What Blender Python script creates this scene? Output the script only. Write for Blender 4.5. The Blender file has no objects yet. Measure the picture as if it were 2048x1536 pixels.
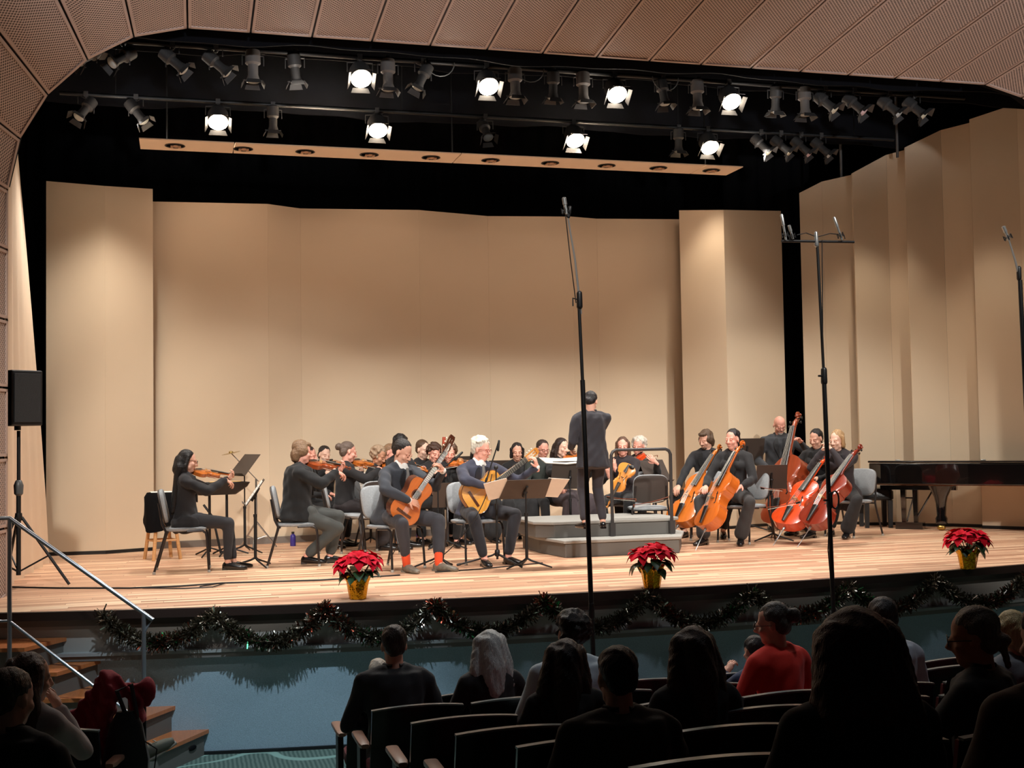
import bpy, bmesh, math, random
import numpy as np
from mathutils import Vector as V, Matrix, Euler
random.seed(7)
PI = math.pi
R = math.radians
sc = bpy.context.scene
col = sc.collection

# ---------------------------------------------------------------- camera
CAMZ = 1.355
FPX, YAW, PIT, ROL = 2418.0, R(15.34), R(2.435), R(0.92)
_F = V((math.sin(YAW)*math.cos(PIT), math.cos(YAW)*math.cos(PIT), math.sin(PIT)))
_R = V((math.cos(YAW), -math.sin(YAW), 0))
_U = _R.cross(_F)
_R2 = _R*math.cos(ROL) - _U*math.sin(ROL)
_U2 = _U*math.cos(ROL) + _R*math.sin(ROL)
CP = V((0, 0, CAMZ))
cd = bpy.data.cameras.new('camera'); cam = bpy.data.objects.new('camera', cd); col.objects.link(cam)
cam.matrix_world = Matrix(((_R2.x, _U2.x, -_F.x, 0), (_R2.y, _U2.y, -_F.y, 0), (_R2.z, _U2.z, -_F.z, CAMZ), (0, 0, 0, 1)))
cd.sensor_width = 36; cd.lens = FPX*36/2048; cd.clip_start = 0.05; cd.clip_end = 200
sc.camera = cam
sc.view_settings.view_transform = 'Standard'; sc.view_settings.look = 'None'
sc.view_settings.gamma = 1; sc.view_settings.use_curve_mapping = False
sc.view_settings.exposure = 0.0

# ---------------------------------------------------------------- world and lights
w = bpy.data.worlds.new('world'); sc.world = w; w.use_nodes = True
w.node_tree.nodes['Background'].inputs[0].default_value = (0.55, 0.62, 0.72, 1)
w.node_tree.nodes['Background'].inputs[1].default_value = 0.006

def spot(name, loc, aim, power, angle, colr=(1, .86, .72), blend=.6, size=.12):
    l = bpy.data.lights.new(name, 'SPOT'); l.energy = power; l.color = colr; l.spot_size = R(angle); l.spot_blend = blend
    l.shadow_soft_size = size
    o = bpy.data.objects.new(name, l); col.objects.link(o); o.location = loc
    o.rotation_euler = (V(aim)-V(loc)).to_track_quat('-Z', 'Y').to_euler(); return o
WARM = (1, .86, .70); NEUT = (1, .95, .89)
# lamps over the stage: one under the lens of each lit fixture, and two rows of downlights farther upstage
for x in (1.22, 2.83, 4.62, 6.43):
    spot('stage_wash_lamp', (x, 12.68, 5.02), (x+.2, 12.0, 0), 480, 118, NEUT, 1)
for x in (-.62, 1.63, 4.9, 7.3):
    spot('stage_wash_lamp', (x, 14.24, 5.02), (x, 13.6, 0), 370, 118, NEUT, 1)
for x, y in ((-.75, 15.2), (7.0, 15.9), (9.1, 15.0), (9.9, 13.8)):
    spot('shell_down_lamp', (x, y-.55, 4.9), (x, y-.2, 0), 90, 80, WARM, .8)
# front of house lamps on the hall ceiling
for x, ax in ((-1.5, .6), (2.0, 3.2), (5.5, 5.4), (9.5, 8.2)):
    spot('house_front_lamp', (x, 2.0, 7.6), (ax, 12.6, 1.15), 3000, 27, (1, .95, .89), .5, .2)
# dim house lights over the aisle and the hall
spot('house_aisle_lamp', (.4, 6.7, 5.3), (.5, 10.1, -1.05), 1150, 38, (.70, .87, 1), .9, .08)
spot('house_row_lamp', (4.5, 6.0, 7.6), (4.8, 9.2, -1.0), 420, 84, (.85, .92, 1), 1, .3)

# added fill spots without fixtures: the panelled arch, then the upper rear shell
for x in (.5, 8.0):
    spot('arch_fill_spot', (x, .6, 3.4), (x+.2, 9.6, 8.9), 2600, 54, (.95, .96, 1), .35, .2)
for x in (.6, 2.7, 4.8, 6.6):
    spot('rear_wall_fill_spot', (x, 14.75, 5.0), (x, 16.3, 3.2), 34, 110, (1, .70, .52), 1, .2)

# ---------------------------------------------------------------- helpers
def ray(x, y): return _F*FPX + _R2*(x-1024) - _U2*(y-768)
def fl(x, y, z=0.0):
    r = ray(x, y); return CP + r*((z-CAMZ)/r.z)
def aY(x, y, Y):
    r = ray(x, y); return CP + r*(Y/r.y)
def proj(p):
    d = V(p)-CP; z = d.dot(_F); return (1024+FPX*d.dot(_R2)/z, 768-FPX*d.dot(_U2)/z, z)
def aD(x, y, d):      # point at distance d along the view axis
    return CP + ray(x, y)*(d/FPX)

def lin(c):
    return tuple((v/12.92 if v <= .04045 else ((v+.055)/1.055)**2.4) for v in c)
MATS = {}
def mat(name, c, rough=.6, metal=0, var=.12, scale=8, bump=0, bscale=40, spec=.5, coat=0, sheen=0, emit=None, es=0, stretch=None, alpha=1):
    if name in MATS: return MATS[name]
    m = bpy.data.materials.new(name); m.use_nodes = True; nt = m.node_tree; b = nt.nodes['Principled BSDF']
    c = lin([v/255 for v in c]); N = nt.nodes.new; L = nt.links.new
    tc = N('ShaderNodeTexCoord'); src = tc.outputs['Object']
    if stretch:
        mp = N('ShaderNodeMapping'); mp.inputs['Scale'].default_value = stretch; L(src, mp.inputs[0]); src = mp.outputs[0]
    if var:
        n = N('ShaderNodeTexNoise'); n.inputs['Scale'].default_value = scale; n.inputs['Detail'].default_value = 4; L(src, n.inputs['Vector'])
        mx = N('ShaderNodeMix'); mx.data_type = 'RGBA'
        mx.inputs['A'].default_value = tuple(v*(1-var) for v in c)+(1,); mx.inputs['B'].default_value = tuple(min(1, v*(1+var)) for v in c)+(1,)
        L(n.outputs['Fac'], mx.inputs['Factor']); L(mx.outputs['Result'], b.inputs['Base Color'])
    else: b.inputs['Base Color'].default_value = c+(1,)
    b.inputs['Roughness'].default_value = rough; b.inputs['Metallic'].default_value = metal
    b.inputs['Specular IOR Level'].default_value = spec; b.inputs['Coat Weight'].default_value = coat
    if sheen: b.inputs['Sheen Weight'].default_value = sheen
    if bump:
        n2 = N('ShaderNodeTexNoise'); n2.inputs['Scale'].default_value = bscale; L(src, n2.inputs['Vector'])
        bp = N('ShaderNodeBump'); bp.inputs['Strength'].default_value = bump; bp.inputs['Distance'].default_value = .01
        L(n2.outputs['Fac'], bp.inputs['Height']); L(bp.outputs[0], b.inputs['Normal'])
    if emit:
        b.inputs['Emission Color'].default_value = lin([v/255 for v in emit])+(1,); b.inputs['Emission Strength'].default_value = es
    MATS[name] = m; return m

class MB:
    def __init__(s): s.v = []; s.f = []; s.m = []; s.mi = 0
    def add(s, vs, fs):
        o = len(s.v); s.v += [tuple(x) for x in vs]; s.f += [tuple(i+o for i in f) for f in fs]; s.m += [s.mi]*len(fs); return s
    def box(s, c, d, M=None, taper=None):
        hx, hy, hz = d[0]/2, d[1]/2, d[2]/2; t = taper or 1
        vs = [V((sx*hx*(t if sz > 0 else 1), sy*hy*(t if sz > 0 else 1), sz*hz)) for sz in (-1, 1) for sx, sy in ((-1, -1), (1, -1), (1, 1), (-1, 1))]
        if M: vs = [M @ v for v in vs]
        vs = [v+V(c) for v in vs]
        return s.add(vs, [(3, 2, 1, 0), (4, 5, 6, 7), (0, 1, 5, 4), (1, 2, 6, 5), (2, 3, 7, 6), (3, 0, 4, 7)])
    def quadbox(s, a, b, c, d, n, t):   # slab from quad a,b,c,d with thickness t along -n
        n = V(n).normalized()*t; p = [V(a), V(b), V(c), V(d)]
        return s.add(p+[q-n for q in p], [(0, 1, 2, 3), (7, 6, 5, 4), (0, 4, 5, 1), (1, 5, 6, 2), (2, 6, 7, 3), (3, 7, 4, 0)])
    def rings(s, rs, closed=True):
        n = len(rs[0]); vs = [p for r in rs for p in r]; fs = []
        for i in range(len(rs)-1):
            for j in range(n):
                k = (j+1) % n; fs.append((i*n+j, i*n+k, (i+1)*n+k, (i+1)*n+j))
        if closed: fs.append(tuple(range(n-1, -1, -1))); fs.append(tuple((len(rs)-1)*n+j for j in range(n)))
        return s.add(vs, fs)
    def tube(s, pts, r, n=8):
        pts = [V(p) for p in pts]; rr = r if isinstance(r, (list, tuple)) else [r]*len(pts); rs = []; up = None
        for i, p in enumerate(pts):
            a = pts[max(i-1, 0)]; b = pts[min(i+1, len(pts)-1)]; d = (b-a)
            d = d.normalized() if d.length > 1e-9 else V((0, 0, 1))
            if up is None: up = V((0, 0, 1)) if abs(d.z) < .9 else V((1, 0, 0))
            x = d.cross(up).normalized(); y = x.cross(d).normalized(); up = y
            rs.append([p+(x*math.cos(t*2*PI/n)+y*math.sin(t*2*PI/n))*rr[i] for t in range(n)])
        return s.rings(rs)
    def cap(s, p0, r0, p1, r1, n=12):   # tapered capsule
        p0, p1 = V(p0), V(p1); d = (p1-p0); L = d.length; d = d/L if L > 1e-6 else V((0, 0, 1))
        pts = []; rr = []
        for a in (85, 55, 25): pts.append(p0-d*r0*math.sin(R(a))); rr.append(r0*math.cos(R(a)))
        pts += [p0, p0.lerp(p1, .5), p1]; rr += [r0, (r0+r1)/2, r1]
        for a in (25, 55, 85): pts.append(p1+d*r1*math.sin(R(a))); rr.append(r1*math.cos(R(a)))
        return s.tube(pts, rr, n)
    def ell(s, c, r, M=None, n=14, k=9):
        vs = []; c = V(c)
        for i in range(k+1):
            ph = -PI/2 + PI*i/k
            if i in (0, k): ph *= .985
            vs.append([c+((M @ V((r[0]*math.cos(ph)*math.cos(2*PI*j/n), r[1]*math.cos(ph)*math.sin(2*PI*j/n), r[2]*math.sin(ph)))) if M else V((r[0]*math.cos(ph)*math.cos(2*PI*j/n), r[1]*math.cos(ph)*math.sin(2*PI*j/n), r[2]*math.sin(ph)))) for j in range(n)])
        return s.rings(vs)
    def loft(s, secs, n=16, sq=1.0):    # secs: (center, ax, ay) vectors of half axes
        rs = []
        for c, ax, ay in secs:
            c, ax, ay = V(c), V(ax), V(ay); r = []
            for j in range(n):
                t = 2*PI*j/n; x, y = math.cos(t), math.sin(t)
                x = math.copysign(abs(x)**sq, x); y = math.copysign(abs(y)**sq, y); r.append(c+ax*x+ay*y)
            rs.append(r)
        return s.rings(rs)
    def lathe(s, prof, c=(0, 0, 0), n=20):
        c = V(c); return s.rings([[c+V((r*math.cos(2*PI*j/n), r*math.sin(2*PI*j/n), z)) for j in range(n)] for r, z in prof])
    def mesh(s, name='m', smooth=True):
        me = bpy.data.meshes.new(name); me.from_pydata(s.v, [], s.f)
        if any(s.m): me.polygons.foreach_set('material_index', s.m)
        if smooth:
            me.polygons.foreach_set('use_smooth', [True]*len(s.f))
        me.update(); return me
    def build(s, name, m, parent=None, smooth=True, ang=40, bevel=0):
        me = s.mesh(name, smooth)
        for x in (m if isinstance(m, (list, tuple)) else [m]): me.materials.append(x)
        if smooth and ang < 180: me.set_sharp_from_angle(angle=R(ang))
        o = bpy.data.objects.new(name, me); col.objects.link(o)
        if parent: o.parent = parent
        if bevel:
            bv = o.modifiers.new('bevel', 'BEVEL'); bv.width = bevel; bv.segments = 2; bv.limit_method = 'ANGLE'
        return o

def tag(o, label=None, cat=None, group=None, kind=None):
    if label: o['label'] = label
    if cat: o['category'] = cat
    if group: o['group'] = group
    if kind: o['kind'] = kind
    return o
def empty(name, loc=(0, 0, 0), rz=0, label=None, cat=None, group=None, M=None):
    o = bpy.data.objects.new(name, None); col.objects.link(o); o.empty_display_size = .1
    if M is not None: o.matrix_world = M
    else: o.location = loc; o.rotation_euler = (0, 0, rz)
    return tag(o, label, cat, group)
KIDS = {}
def copy_tree(o, parent=None):
    c = o.copy(); col.objects.link(c)
    if parent: c.parent = parent
    for ch in list(o.children): copy_tree(ch, c)
    return c
def frame(o, yax, zax):     # matrix with local Y along yax and local Z near zax
    y = V(yax).normalized(); z = V(zax); z = (z-y*z.dot(y)).normalized(); x = y.cross(z)
    return Matrix(((x.x, y.x, z.x, o[0]), (x.y, y.y, z.y, o[1]), (x.z, y.z, z.z, o[2]), (0, 0, 0, 1)))
JOBS = []
def remesh_later(o, voxel, smooth=3, extra=None, noise=0, nscale=9):
    o.modifiers.new('r', 'REMESH').mode = 'VOXEL'; r = o.modifiers['r']; r.voxel_size = voxel; r.use_smooth_shade = True
    if smooth:
        sm = o.modifiers.new('s', 'SMOOTH'); sm.factor = .6; sm.iterations = smooth
    JOBS.append((o, extra, noise, nscale))
def finish_jobs():
    dg = bpy.context.evaluated_depsgraph_get(); out = []
    for o, extra, noise, ns in JOBS: out.append(bpy.data.meshes.new_from_object(o.evaluated_get(dg)))
    for (o, extra, noise, ns), me in zip(JOBS, out):
        o.modifiers.clear()
        if noise:
            n = len(me.vertices); co = np.empty(n*3, dtype=np.float32); me.vertices.foreach_get('co', co); co = co.reshape(-1, 3)
            no = np.empty(n*3, dtype=np.float32); me.vertices.foreach_get('normal', no); no = no.reshape(-1, 3)
            h = 0; rs = np.random.RandomState(hash(o.name) % 1000 if False else len(out))
            for k in range(4):
                d = rs.randn(3)*ns*(1+.8*k); d[2] *= .7; h = h+np.sin(co @ d.astype(np.float32)+rs.rand()*6)/(1+.5*k)
            co = co+no*(h*noise)[:, None]; me.vertices.foreach_set('co', co.astype(np.float32).ravel()); me.update()
        if extra:
            bm = bmesh.new(); bm.from_mesh(me); bm.from_mesh(extra.mesh('x')); bm.to_mesh(me); bm.free()
        old = o.data; ms = [m for m in old.materials]; me.materials.clear()
        for m in ms: me.materials.append(m)
        nm = old.name; o.data = me; bpy.data.meshes.remove(old); me.name = nm
        me.polygons.foreach_set('use_smooth', [True]*len(me.polygons))
    JOBS.clear()
# ================================================================ the setting
m_shell = mat('shell_paint', (226, 205, 176), .75, var=.03, scale=1.5, bump=.03, bscale=120)
m_black = mat('black_velour', (17, 17, 19), .95, var=.3, scale=5, spec=.1)
m_blk = mat('black_paint', (20, 20, 21), .5, var=.2)
m_base = mat('grey_baseboard', (120, 112, 104), .5, var=.1)
m_grey = mat('grey_stage_paint', (112, 108, 104), .55, var=.1, scale=3)
m_greyl = mat('grey_stage_paint_pale', (156, 152, 146), .5, var=.08, scale=3)

def mat_planks():
    m = bpy.data.materials.new('oak_stage_boards'); m.use_nodes = True; nt = m.node_tree; b = nt.nodes['Principled BSDF']; N = nt.nodes.new; L = nt.links.new
    tc = N('ShaderNodeTexCoord'); br = N('ShaderNodeTexBrick'); br.offset = .37; br.squash = 1
    br.inputs['Scale'].default_value = 1; br.inputs['Brick Width'].default_value = 1.7; br.inputs['Row Height'].default_value = .075
    br.inputs['Mortar Size'].default_value = .0018; br.inputs['Mortar'].default_value = (.18, .09, .05, 1)
    br.inputs['Color1'].default_value = (0, 0, 0, 1); br.inputs['Color2'].default_value = (1, 1, 1, 1); br.inputs['Bias'].default_value = 0
    sx = N('ShaderNodeSeparateXYZ'); L(tc.outputs['Object'], sx.inputs[0])
    dv = N('ShaderNodeMath'); dv.operation = 'DIVIDE'; dv.inputs[1].default_value = .075; L(sx.outputs['Y'], dv.inputs[0]); fo = N('ShaderNodeMath'); fo.operation = 'FLOOR'; L(dv.outputs[0], fo.inputs[0])
    wn = N('ShaderNodeTexWhiteNoise'); wn.noise_dimensions = '1D'; L(fo.outputs[0], wn.inputs['W']); ml = N('ShaderNodeMath'); ml.operation = 'MULTIPLY_ADD'; ml.inputs[1].default_value = 1.7; L(wn.outputs['Value'], ml.inputs[0]); L(sx.outputs['X'], ml.inputs[2])
    cx = N('ShaderNodeCombineXYZ'); L(ml.outputs[0], cx.inputs[0]); L(sx.outputs['Y'], cx.inputs[1]); L(cx.outputs[0], br.inputs['Vector'])
    cr = N('ShaderNodeValToRGB'); e = cr.color_ramp.elements
    e[0].color = lin((.66, .47, .36))+(1,); e[1].color = lin((.95, .82, .68))+(1,)
    for p, c in ((.25, (.86, .68, .55)), (.5, (.76, .57, .45)), (.75, (.92, .75, .61))): x = e.new(p); x.color = lin(c)+(1,)
    L(br.outputs['Color'], cr.inputs['Fac'])
    mp = N('ShaderNodeMapping'); mp.inputs['Scale'].default_value = (1.2, 26, 1); L(tc.outputs['Object'], mp.inputs[0])
    n = N('ShaderNodeTexNoise'); n.inputs['Scale'].default_value = 1.2; n.inputs['Detail'].default_value = 5; L(mp.outputs[0], n.inputs['Vector'])
    mx = N('ShaderNodeMix'); mx.data_type = 'RGBA'; mx.blend_type = 'OVERLAY'; mx.inputs['Factor'].default_value = .75
    L(cr.outputs[0], mx.inputs['A']); L(n.outputs['Fac'], mx.inputs['B'])
    mm = N('ShaderNodeMix'); mm.data_type = 'RGBA'; L(br.outputs['Fac'], mm.inputs['Factor']); L(mx.outputs['Result'], mm.inputs['A']); mm.inputs['B'].default_value = (.2, .1, .06, 1)
    L(mm.outputs['Result'], b.inputs['Base Color']); b.inputs['Roughness'].default_value = .42
    return m
m_planks = mat_planks()

XC = 4.44
def apY(X, off=0.0): return 9.93 + .0215*(X-3.9)**2 + off    # front edge of the curved apron
FLZ = -1.2
NX = 60
X0, X1 = -4.0, 14.0
def curve(off): return [V((X0+(X1-X0)*i/NX, apY(X0+(X1-X0)*i/NX, off), 0)) for i in range(NX+1)]
# stage floor: a slab with a curved front
b = MB(); c = curve(0); n = len(c)
vs = [V((p.x, p.y, 0)) for p in c]+[V((p.x, 19.5, 0)) for p in c]; vs += [v-V((0, 0, .02)) for v in vs]
fs = [(i, i+1, n+i+1, n+i) for i in range(n-1)]+[(2*n+i, i+2*n+n, i+2*n+n+1, 2*n+i+1) for i in range(n-1)]+[(i+1, i, 2*n+i, 2*n+i+1) for i in range(n-1)]
b.add(vs, fs); o = b.build('floor', m_planks, smooth=False); tag(o, 'pale pinkish oak board stage floor with a curved front', kind='structure')

def strip(name, off0, off1, z0, z1, m, label, x0=X0, x1=X1):
    b = MB(); k = 60; P = []
    for i in range(k+1):
        x = x0+(x1-x0)*i/k
        P.append([V((x, apY(x, off0), z0)), V((x, apY(x, off0), z1)), V((x, apY(x, off1), z1)), V((x, apY(x, off1), z0))])
    vs = [q for p in P for q in p]; fs = []
    for i in range(k):
        for j in range(4): fs.append((i*4+j, i*4+(j+1) % 4, (i+1)*4+(j+1) % 4, (i+1)*4+j))
    fs += [(3, 2, 1, 0), (k*4, k*4+1, k*4+2, k*4+3)]
    b.add(vs, fs); o = b.build(name, m, ang=30); tag(o, label, kind='structure'); return o
strip('trim_1', -.05, .1, -.07, -.001, mat('dark_nosing', (38, 26, 22), .4), 'dark wooden nosing along the curved stage edge')
strip('wall_stage_front_upper', .03, .12, -.13, -.07, m_grey, 'upper band of the grey stage fascia, darkened as nosing shade')  # darker grey paints in the shade under the nosing
strip('wall_stage_front', .05, .2, -.34, -.13, m_greyl, 'grey painted upper stage fascia behind the tinsel garland')
strip('trim_2', -.035, .2, -.365, -.34, mat('ledge_paint', (150, 154, 154), .3), 'narrow ledge with a shiny top under the garland')
strip('trim_3', -.02, .2, -.405, -.365, m_grey, 'grey rail under the narrow fascia ledge')
m_carpet_w = mat('blue_grey_wall_carpet', (160, 182, 194), .95, var=.3, scale=120, bump=.5, bscale=260, spec=.1)
strip('wall_stage_front_lower', .06, .3, FLZ, -.405, m_carpet_w, 'blue grey carpeted lower front of the stage')
strip('trim_4', .035, .1, FLZ-.001, FLZ+.025, m_blk, 'thin black base strip along the carpeted stage front')

# auditorium floor, raked towards the camera
def fz(Y): return FLZ if Y > 8.2 else FLZ+.155*(8.2-Y)
def mat_carpet():
    m = bpy.data.materials.new('teal_patterned_carpet'); m.use_nodes = True; nt = m.node_tree; b = nt.nodes['Principled BSDF']; N = nt.nodes.new; L = nt.links.new
    tc = N('ShaderNodeTexCoord'); w1 = N('ShaderNodeTexWave'); w1.inputs['Scale'].default_value = 9; w1.inputs['Distortion'].default_value = 1.5; w1.inputs['Detail'].default_value = 2
    L(tc.outputs['Object'], w1.inputs['Vector'])
    v = N('ShaderNodeTexWave'); v.wave_type = 'RINGS'; v.inputs['Scale'].default_value = .8; v.inputs['Distortion'].default_value = 14; v.inputs['Detail'].default_value = 1.5; L(tc.outputs['Object'], v.inputs['Vector'])
    cr = N('ShaderNodeValToRGB'); cr.color_ramp.elements[0].position = .93; cr.color_ramp.elements[1].position = .97; L(v.outputs['Fac'], cr.inputs['Fac'])
    a = N('ShaderNodeMix'); a.data_type = 'RGBA'; a.inputs['A'].default_value = lin((.27, .36, .33))+(1,); a.inputs['B'].default_value = lin((.42, .50, .46))+(1,)
    L(w1.outputs['Fac'], a.inputs['Factor'])
    c = N('ShaderNodeMix'); c.data_type = 'RGBA'; c.inputs['B'].default_value = lin((.55, .68, .63))+(1,); L(cr.outputs[0], c.inputs['Factor']); L(a.outputs['Result'], c.inputs['A'])
    L(c.outputs['Result'], b.inputs['Base Color']); b.inputs['Roughness'].default_value = .95
    return m
b = MB(); ys = [-3, 8.2, 12.5]
b.add([V((x, y, fz(y))) for y in ys for x in (-9, 15)]+[V((x, y, fz(y)-.1)) for y in ys for x in (-9, 15)],
      [(0, 1, 3, 2), (2, 3, 5, 4), (6, 8, 9, 7), (8, 10, 11, 9), (0, 6, 7, 1), (4, 5, 11, 10)])
o = b.build('floor_auditorium', mat_carpet(), smooth=False); tag(o, 'teal patterned carpet of the raked auditorium floor', kind='structure')

# ---- proscenium arch of perforated panels
PY = 11.63
def mat_perf():
    m = bpy.data.materials.new('perforated_brown_metal'); m.use_nodes = True; nt = m.node_tree; b = nt.nodes['Principled BSDF']; N = nt.nodes.new; L = nt.links.new
    tc = N('ShaderNodeTexCoord')
    vo = N('ShaderNodeTexVoronoi'); vo.inputs['Scale'].default_value = 36; vo.inputs['Randomness'].default_value = 0
    mp = N('ShaderNodeMapping'); mp.inputs['Rotation'].default_value = (0, 0, R(45)); L(tc.outputs['UV'], mp.inputs[0]); L(mp.outputs[0], vo.inputs['Vector'])
    cr = N('ShaderNodeValToRGB'); cr.color_ramp.elements[0].position = .30; cr.color_ramp.elements[1].position = .42; L(vo.outputs['Distance'], cr.inputs['Fac'])
    a = N('ShaderNodeMix'); a.data_type = 'RGBA'; a.inputs['A'].default_value = lin((.33, .26, .23))+(1,); a.inputs['B'].default_value = lin((.80, .71, .66))+(1,)
    L(cr.outputs[0], a.inputs['Factor']); L(a.outputs['Result'], b.inputs['Base Color']); b.inputs['Roughness'].default_value = .6
    bp = N('ShaderNodeBump'); bp.inputs['Strength'].default_value = .6; bp.inputs['Distance'].default_value = .008; L(cr.outputs[0], bp.inputs['Height']); L(bp.outputs[0], b.inputs['Normal'])
    return m
m_perf = mat_perf(); m_rim = mat('brown_panel_rim', (186, 162, 150), .55, var=.06)
m_void = mat('dark_void', (30, 22, 19), .9)
# edge points in the XZ plane at Y=PY, outer points at Y=PY-OD
OD = 4.2
L0 = [(15, 1190), (15, 1056), (14, 915), (13, 776), (12, 640), (12, 500), (12, 380), (38, 277), (94, 188), (174, 118), (267, 72), (375, 58)]
E0 = [aY(x, y, PY) for x, y in L0]
E0[0].z = 0
for i in range(7): E0[i].x = E0[3].x
ztop = (E0[-1].z+aY(1970, 165, PY).z)/2
E0[-1].z = ztop
xl = E0[-1].x; xr = aY(1970, 165, PY).x; XCEN = (xl+xr)/2
NP = 15
top = [V((xl+(xr-xl)*i/NP, PY, ztop)) for i in range(1, NP)]
Rr = [V((2*XCEN-p.x, p.y, p.z)) for p in E0[::-1]]
EDGE = E0+top+Rr
ceil = empty('ceiling'); tag(ceil, 'brown perforated metal panels forming the arch around the stage', kind='structure')
def outer(i):
    p = EDGE[i]
    a = EDGE[max(i-1, 0)]; c = EDGE[min(i+1, len(EDGE)-1)]; d = (c-a).normalized(); nrm = V((-d.z, 0, d.x))
    side = 1 if i < len(E0)-1 else (-1 if i > len(E0)-1+NP-0 else 0)
    k = .48
    if side: 
        j = i if side == 1 else len(EDGE)-1-i
        k = [.9, .9, .9, .9, .9, .9, 1.0, 1.5, 1.35, 1.15, .8, .48][j]
    return V((p.x+nrm.x*k, PY-OD, p.z+nrm.z*k)) if i not in (0, len(EDGE)-1) else V((p.x+nrm.x*k, PY-OD, FLZ))
OUT = [outer(i) for i in range(len(EDGE))]
def uvquad(o, us):
    me = o.data; uv = me.uv_layers.new(name='UVMap')
    for poly in me.polygons:
        for li in poly.loop_indices:
            uv.data[li].uv = us[me.loops[li].vertex_index % 4]
for i in range(len(EDGE)-1):
    a, c2, c3, d = EDGE[i], EDGE[i+1], OUT[i+1], OUT[i]
    cen = (a+c2+c3+d)/4; nrm = (c2-a).cross(d-a).normalized()
    inw = V((XCEN, PY-2, 2.2))-cen
    if nrm.dot(inw) < 0: nrm = -nrm
    # inset panel, dark backing behind the joint, and a rim
    def ins(t0, t1, s0, s1):
        f = lambda s, t: a.lerp(c2, s).lerp(d.lerp(c3, s), t)
        return [f(s0, t0), f(s1, t0), f(s1, t1), f(s0, t1)]
    Lw = max((c2-a).length, .05); g = .010/Lw
    q = ins(0.0, 1, g, 1-g); bb = MB(); bb.quadbox(*q, nrm, .03); po = bb.build('panel', m_perf, ceil, smooth=False)
    w0 = (c2-a).length; w1 = (c3-d).length
    uvquad(po, [(-w0/2, 0), (w0/2, 0), (w1/2, OD), (-w1/2, OD)])
    # raised frame of the panel
    bb = MB(); t = .05
    for (s0, s1, t0, t1) in ((g, g+t*.5/Lw, 0, 1), (1-g-t*.5/Lw, 1-g, 0, 1), (g, 1-g, 0, .008)):
        qq = [v+nrm*.012 for v in ins(t0, t1, s0, s1)]; bb.quadbox(*qq, nrm, .02)
    ro = bb.build('rim', m_rim, po, smooth=False)
# backing of the arch
b = MB()
for i in range(len(EDGE)-1):
    a, c2, c3, d = EDGE[i], EDGE[i+1], OUT[i+1], OUT[i]; nrm = (c2-a).cross(d-a).normalized(); cen = (a+c2+c3+d)/4
    if nrm.dot(V((XCEN, PY-2, 2.2))-cen) < 0: nrm = -nrm
    off = -nrm*.034
    b.quadbox(a+off, c2+off, c3+off, d+off, nrm, .05)
b.build('backing', m_void, ceil, smooth=False)

# hall walls and ceiling beyond the arch
m_hall = mat('dark_hall_plaster', (58, 50, 46), .8, var=.1, scale=2)
b = MB(); b.box((XCEN, 2.2, 8.6), (26, 12, .2)); tag(b.build('ceiling_hall', m_hall, smooth=False), 'dark plaster hall ceiling over the seats', kind='structure')
b = MB(); b.box((-9, 4, 3.6), (.2, 17, 10)); tag(b.build('wall_left', m_hall, smooth=False), 'dark hall wall beyond the left seats', kind='structure')
b = MB(); b.box((15, 4, 3.6), (.2, 17, 10)); tag(b.build('wall_right', m_hall, smooth=False), 'dark hall wall beyond the right seats', kind='structure')
b = MB(); b.box((XCEN, 20, 4.4), (26, .15, 9.2)); tag(b.build('wall_back', m_black, smooth=False), 'black stage house back wall above the shell', kind='structure')
b = MB(); b.box((-4.5, 15.9, 4.4), (.15, 8.4, 9.2)); tag(b.build('wall_stage_left', m_black, smooth=False), 'black side wall of the stage house', kind='structure')
b = MB(); b.box((14.2, 15.9, 4.4), (.15, 8.4, 9.2)); tag(b.build('wall_stage_right', m_black, smooth=False), 'black side wall of the stage house at the piano side', kind='structure')
b = MB(); b.box((XCEN, 15.9, 8.9), (19, 8.4, .12)); tag(b.build('ceiling_stage', m_black, smooth=False), 'black underside of the stage loft', kind='structure')
# wall above and beside the arch, closing the stage house
b = MB()
for i in range(6, len(EDGE)-7):
    a, c2 = EDGE[i], EDGE[i+1]; b.quadbox(V((a.x, PY+.1, a.z+.06)), V((c2.x, PY+.1, c2.z+.06)), V((c2.x, PY+.1, 9)), V((a.x, PY+.1, 9)), (0, -1, 0), .1)
for sgn in (-1, 1):
    xx = E0[3].x if sgn < 0 else 2*XCEN-E0[3].x
    b.box((xx+sgn*1.9, PY+.05, 4), (3.6, .1, 10))
tag(b.build('wall_proscenium', m_black, smooth=False), 'black wall closing the stage house round the arch', kind='structure')

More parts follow.
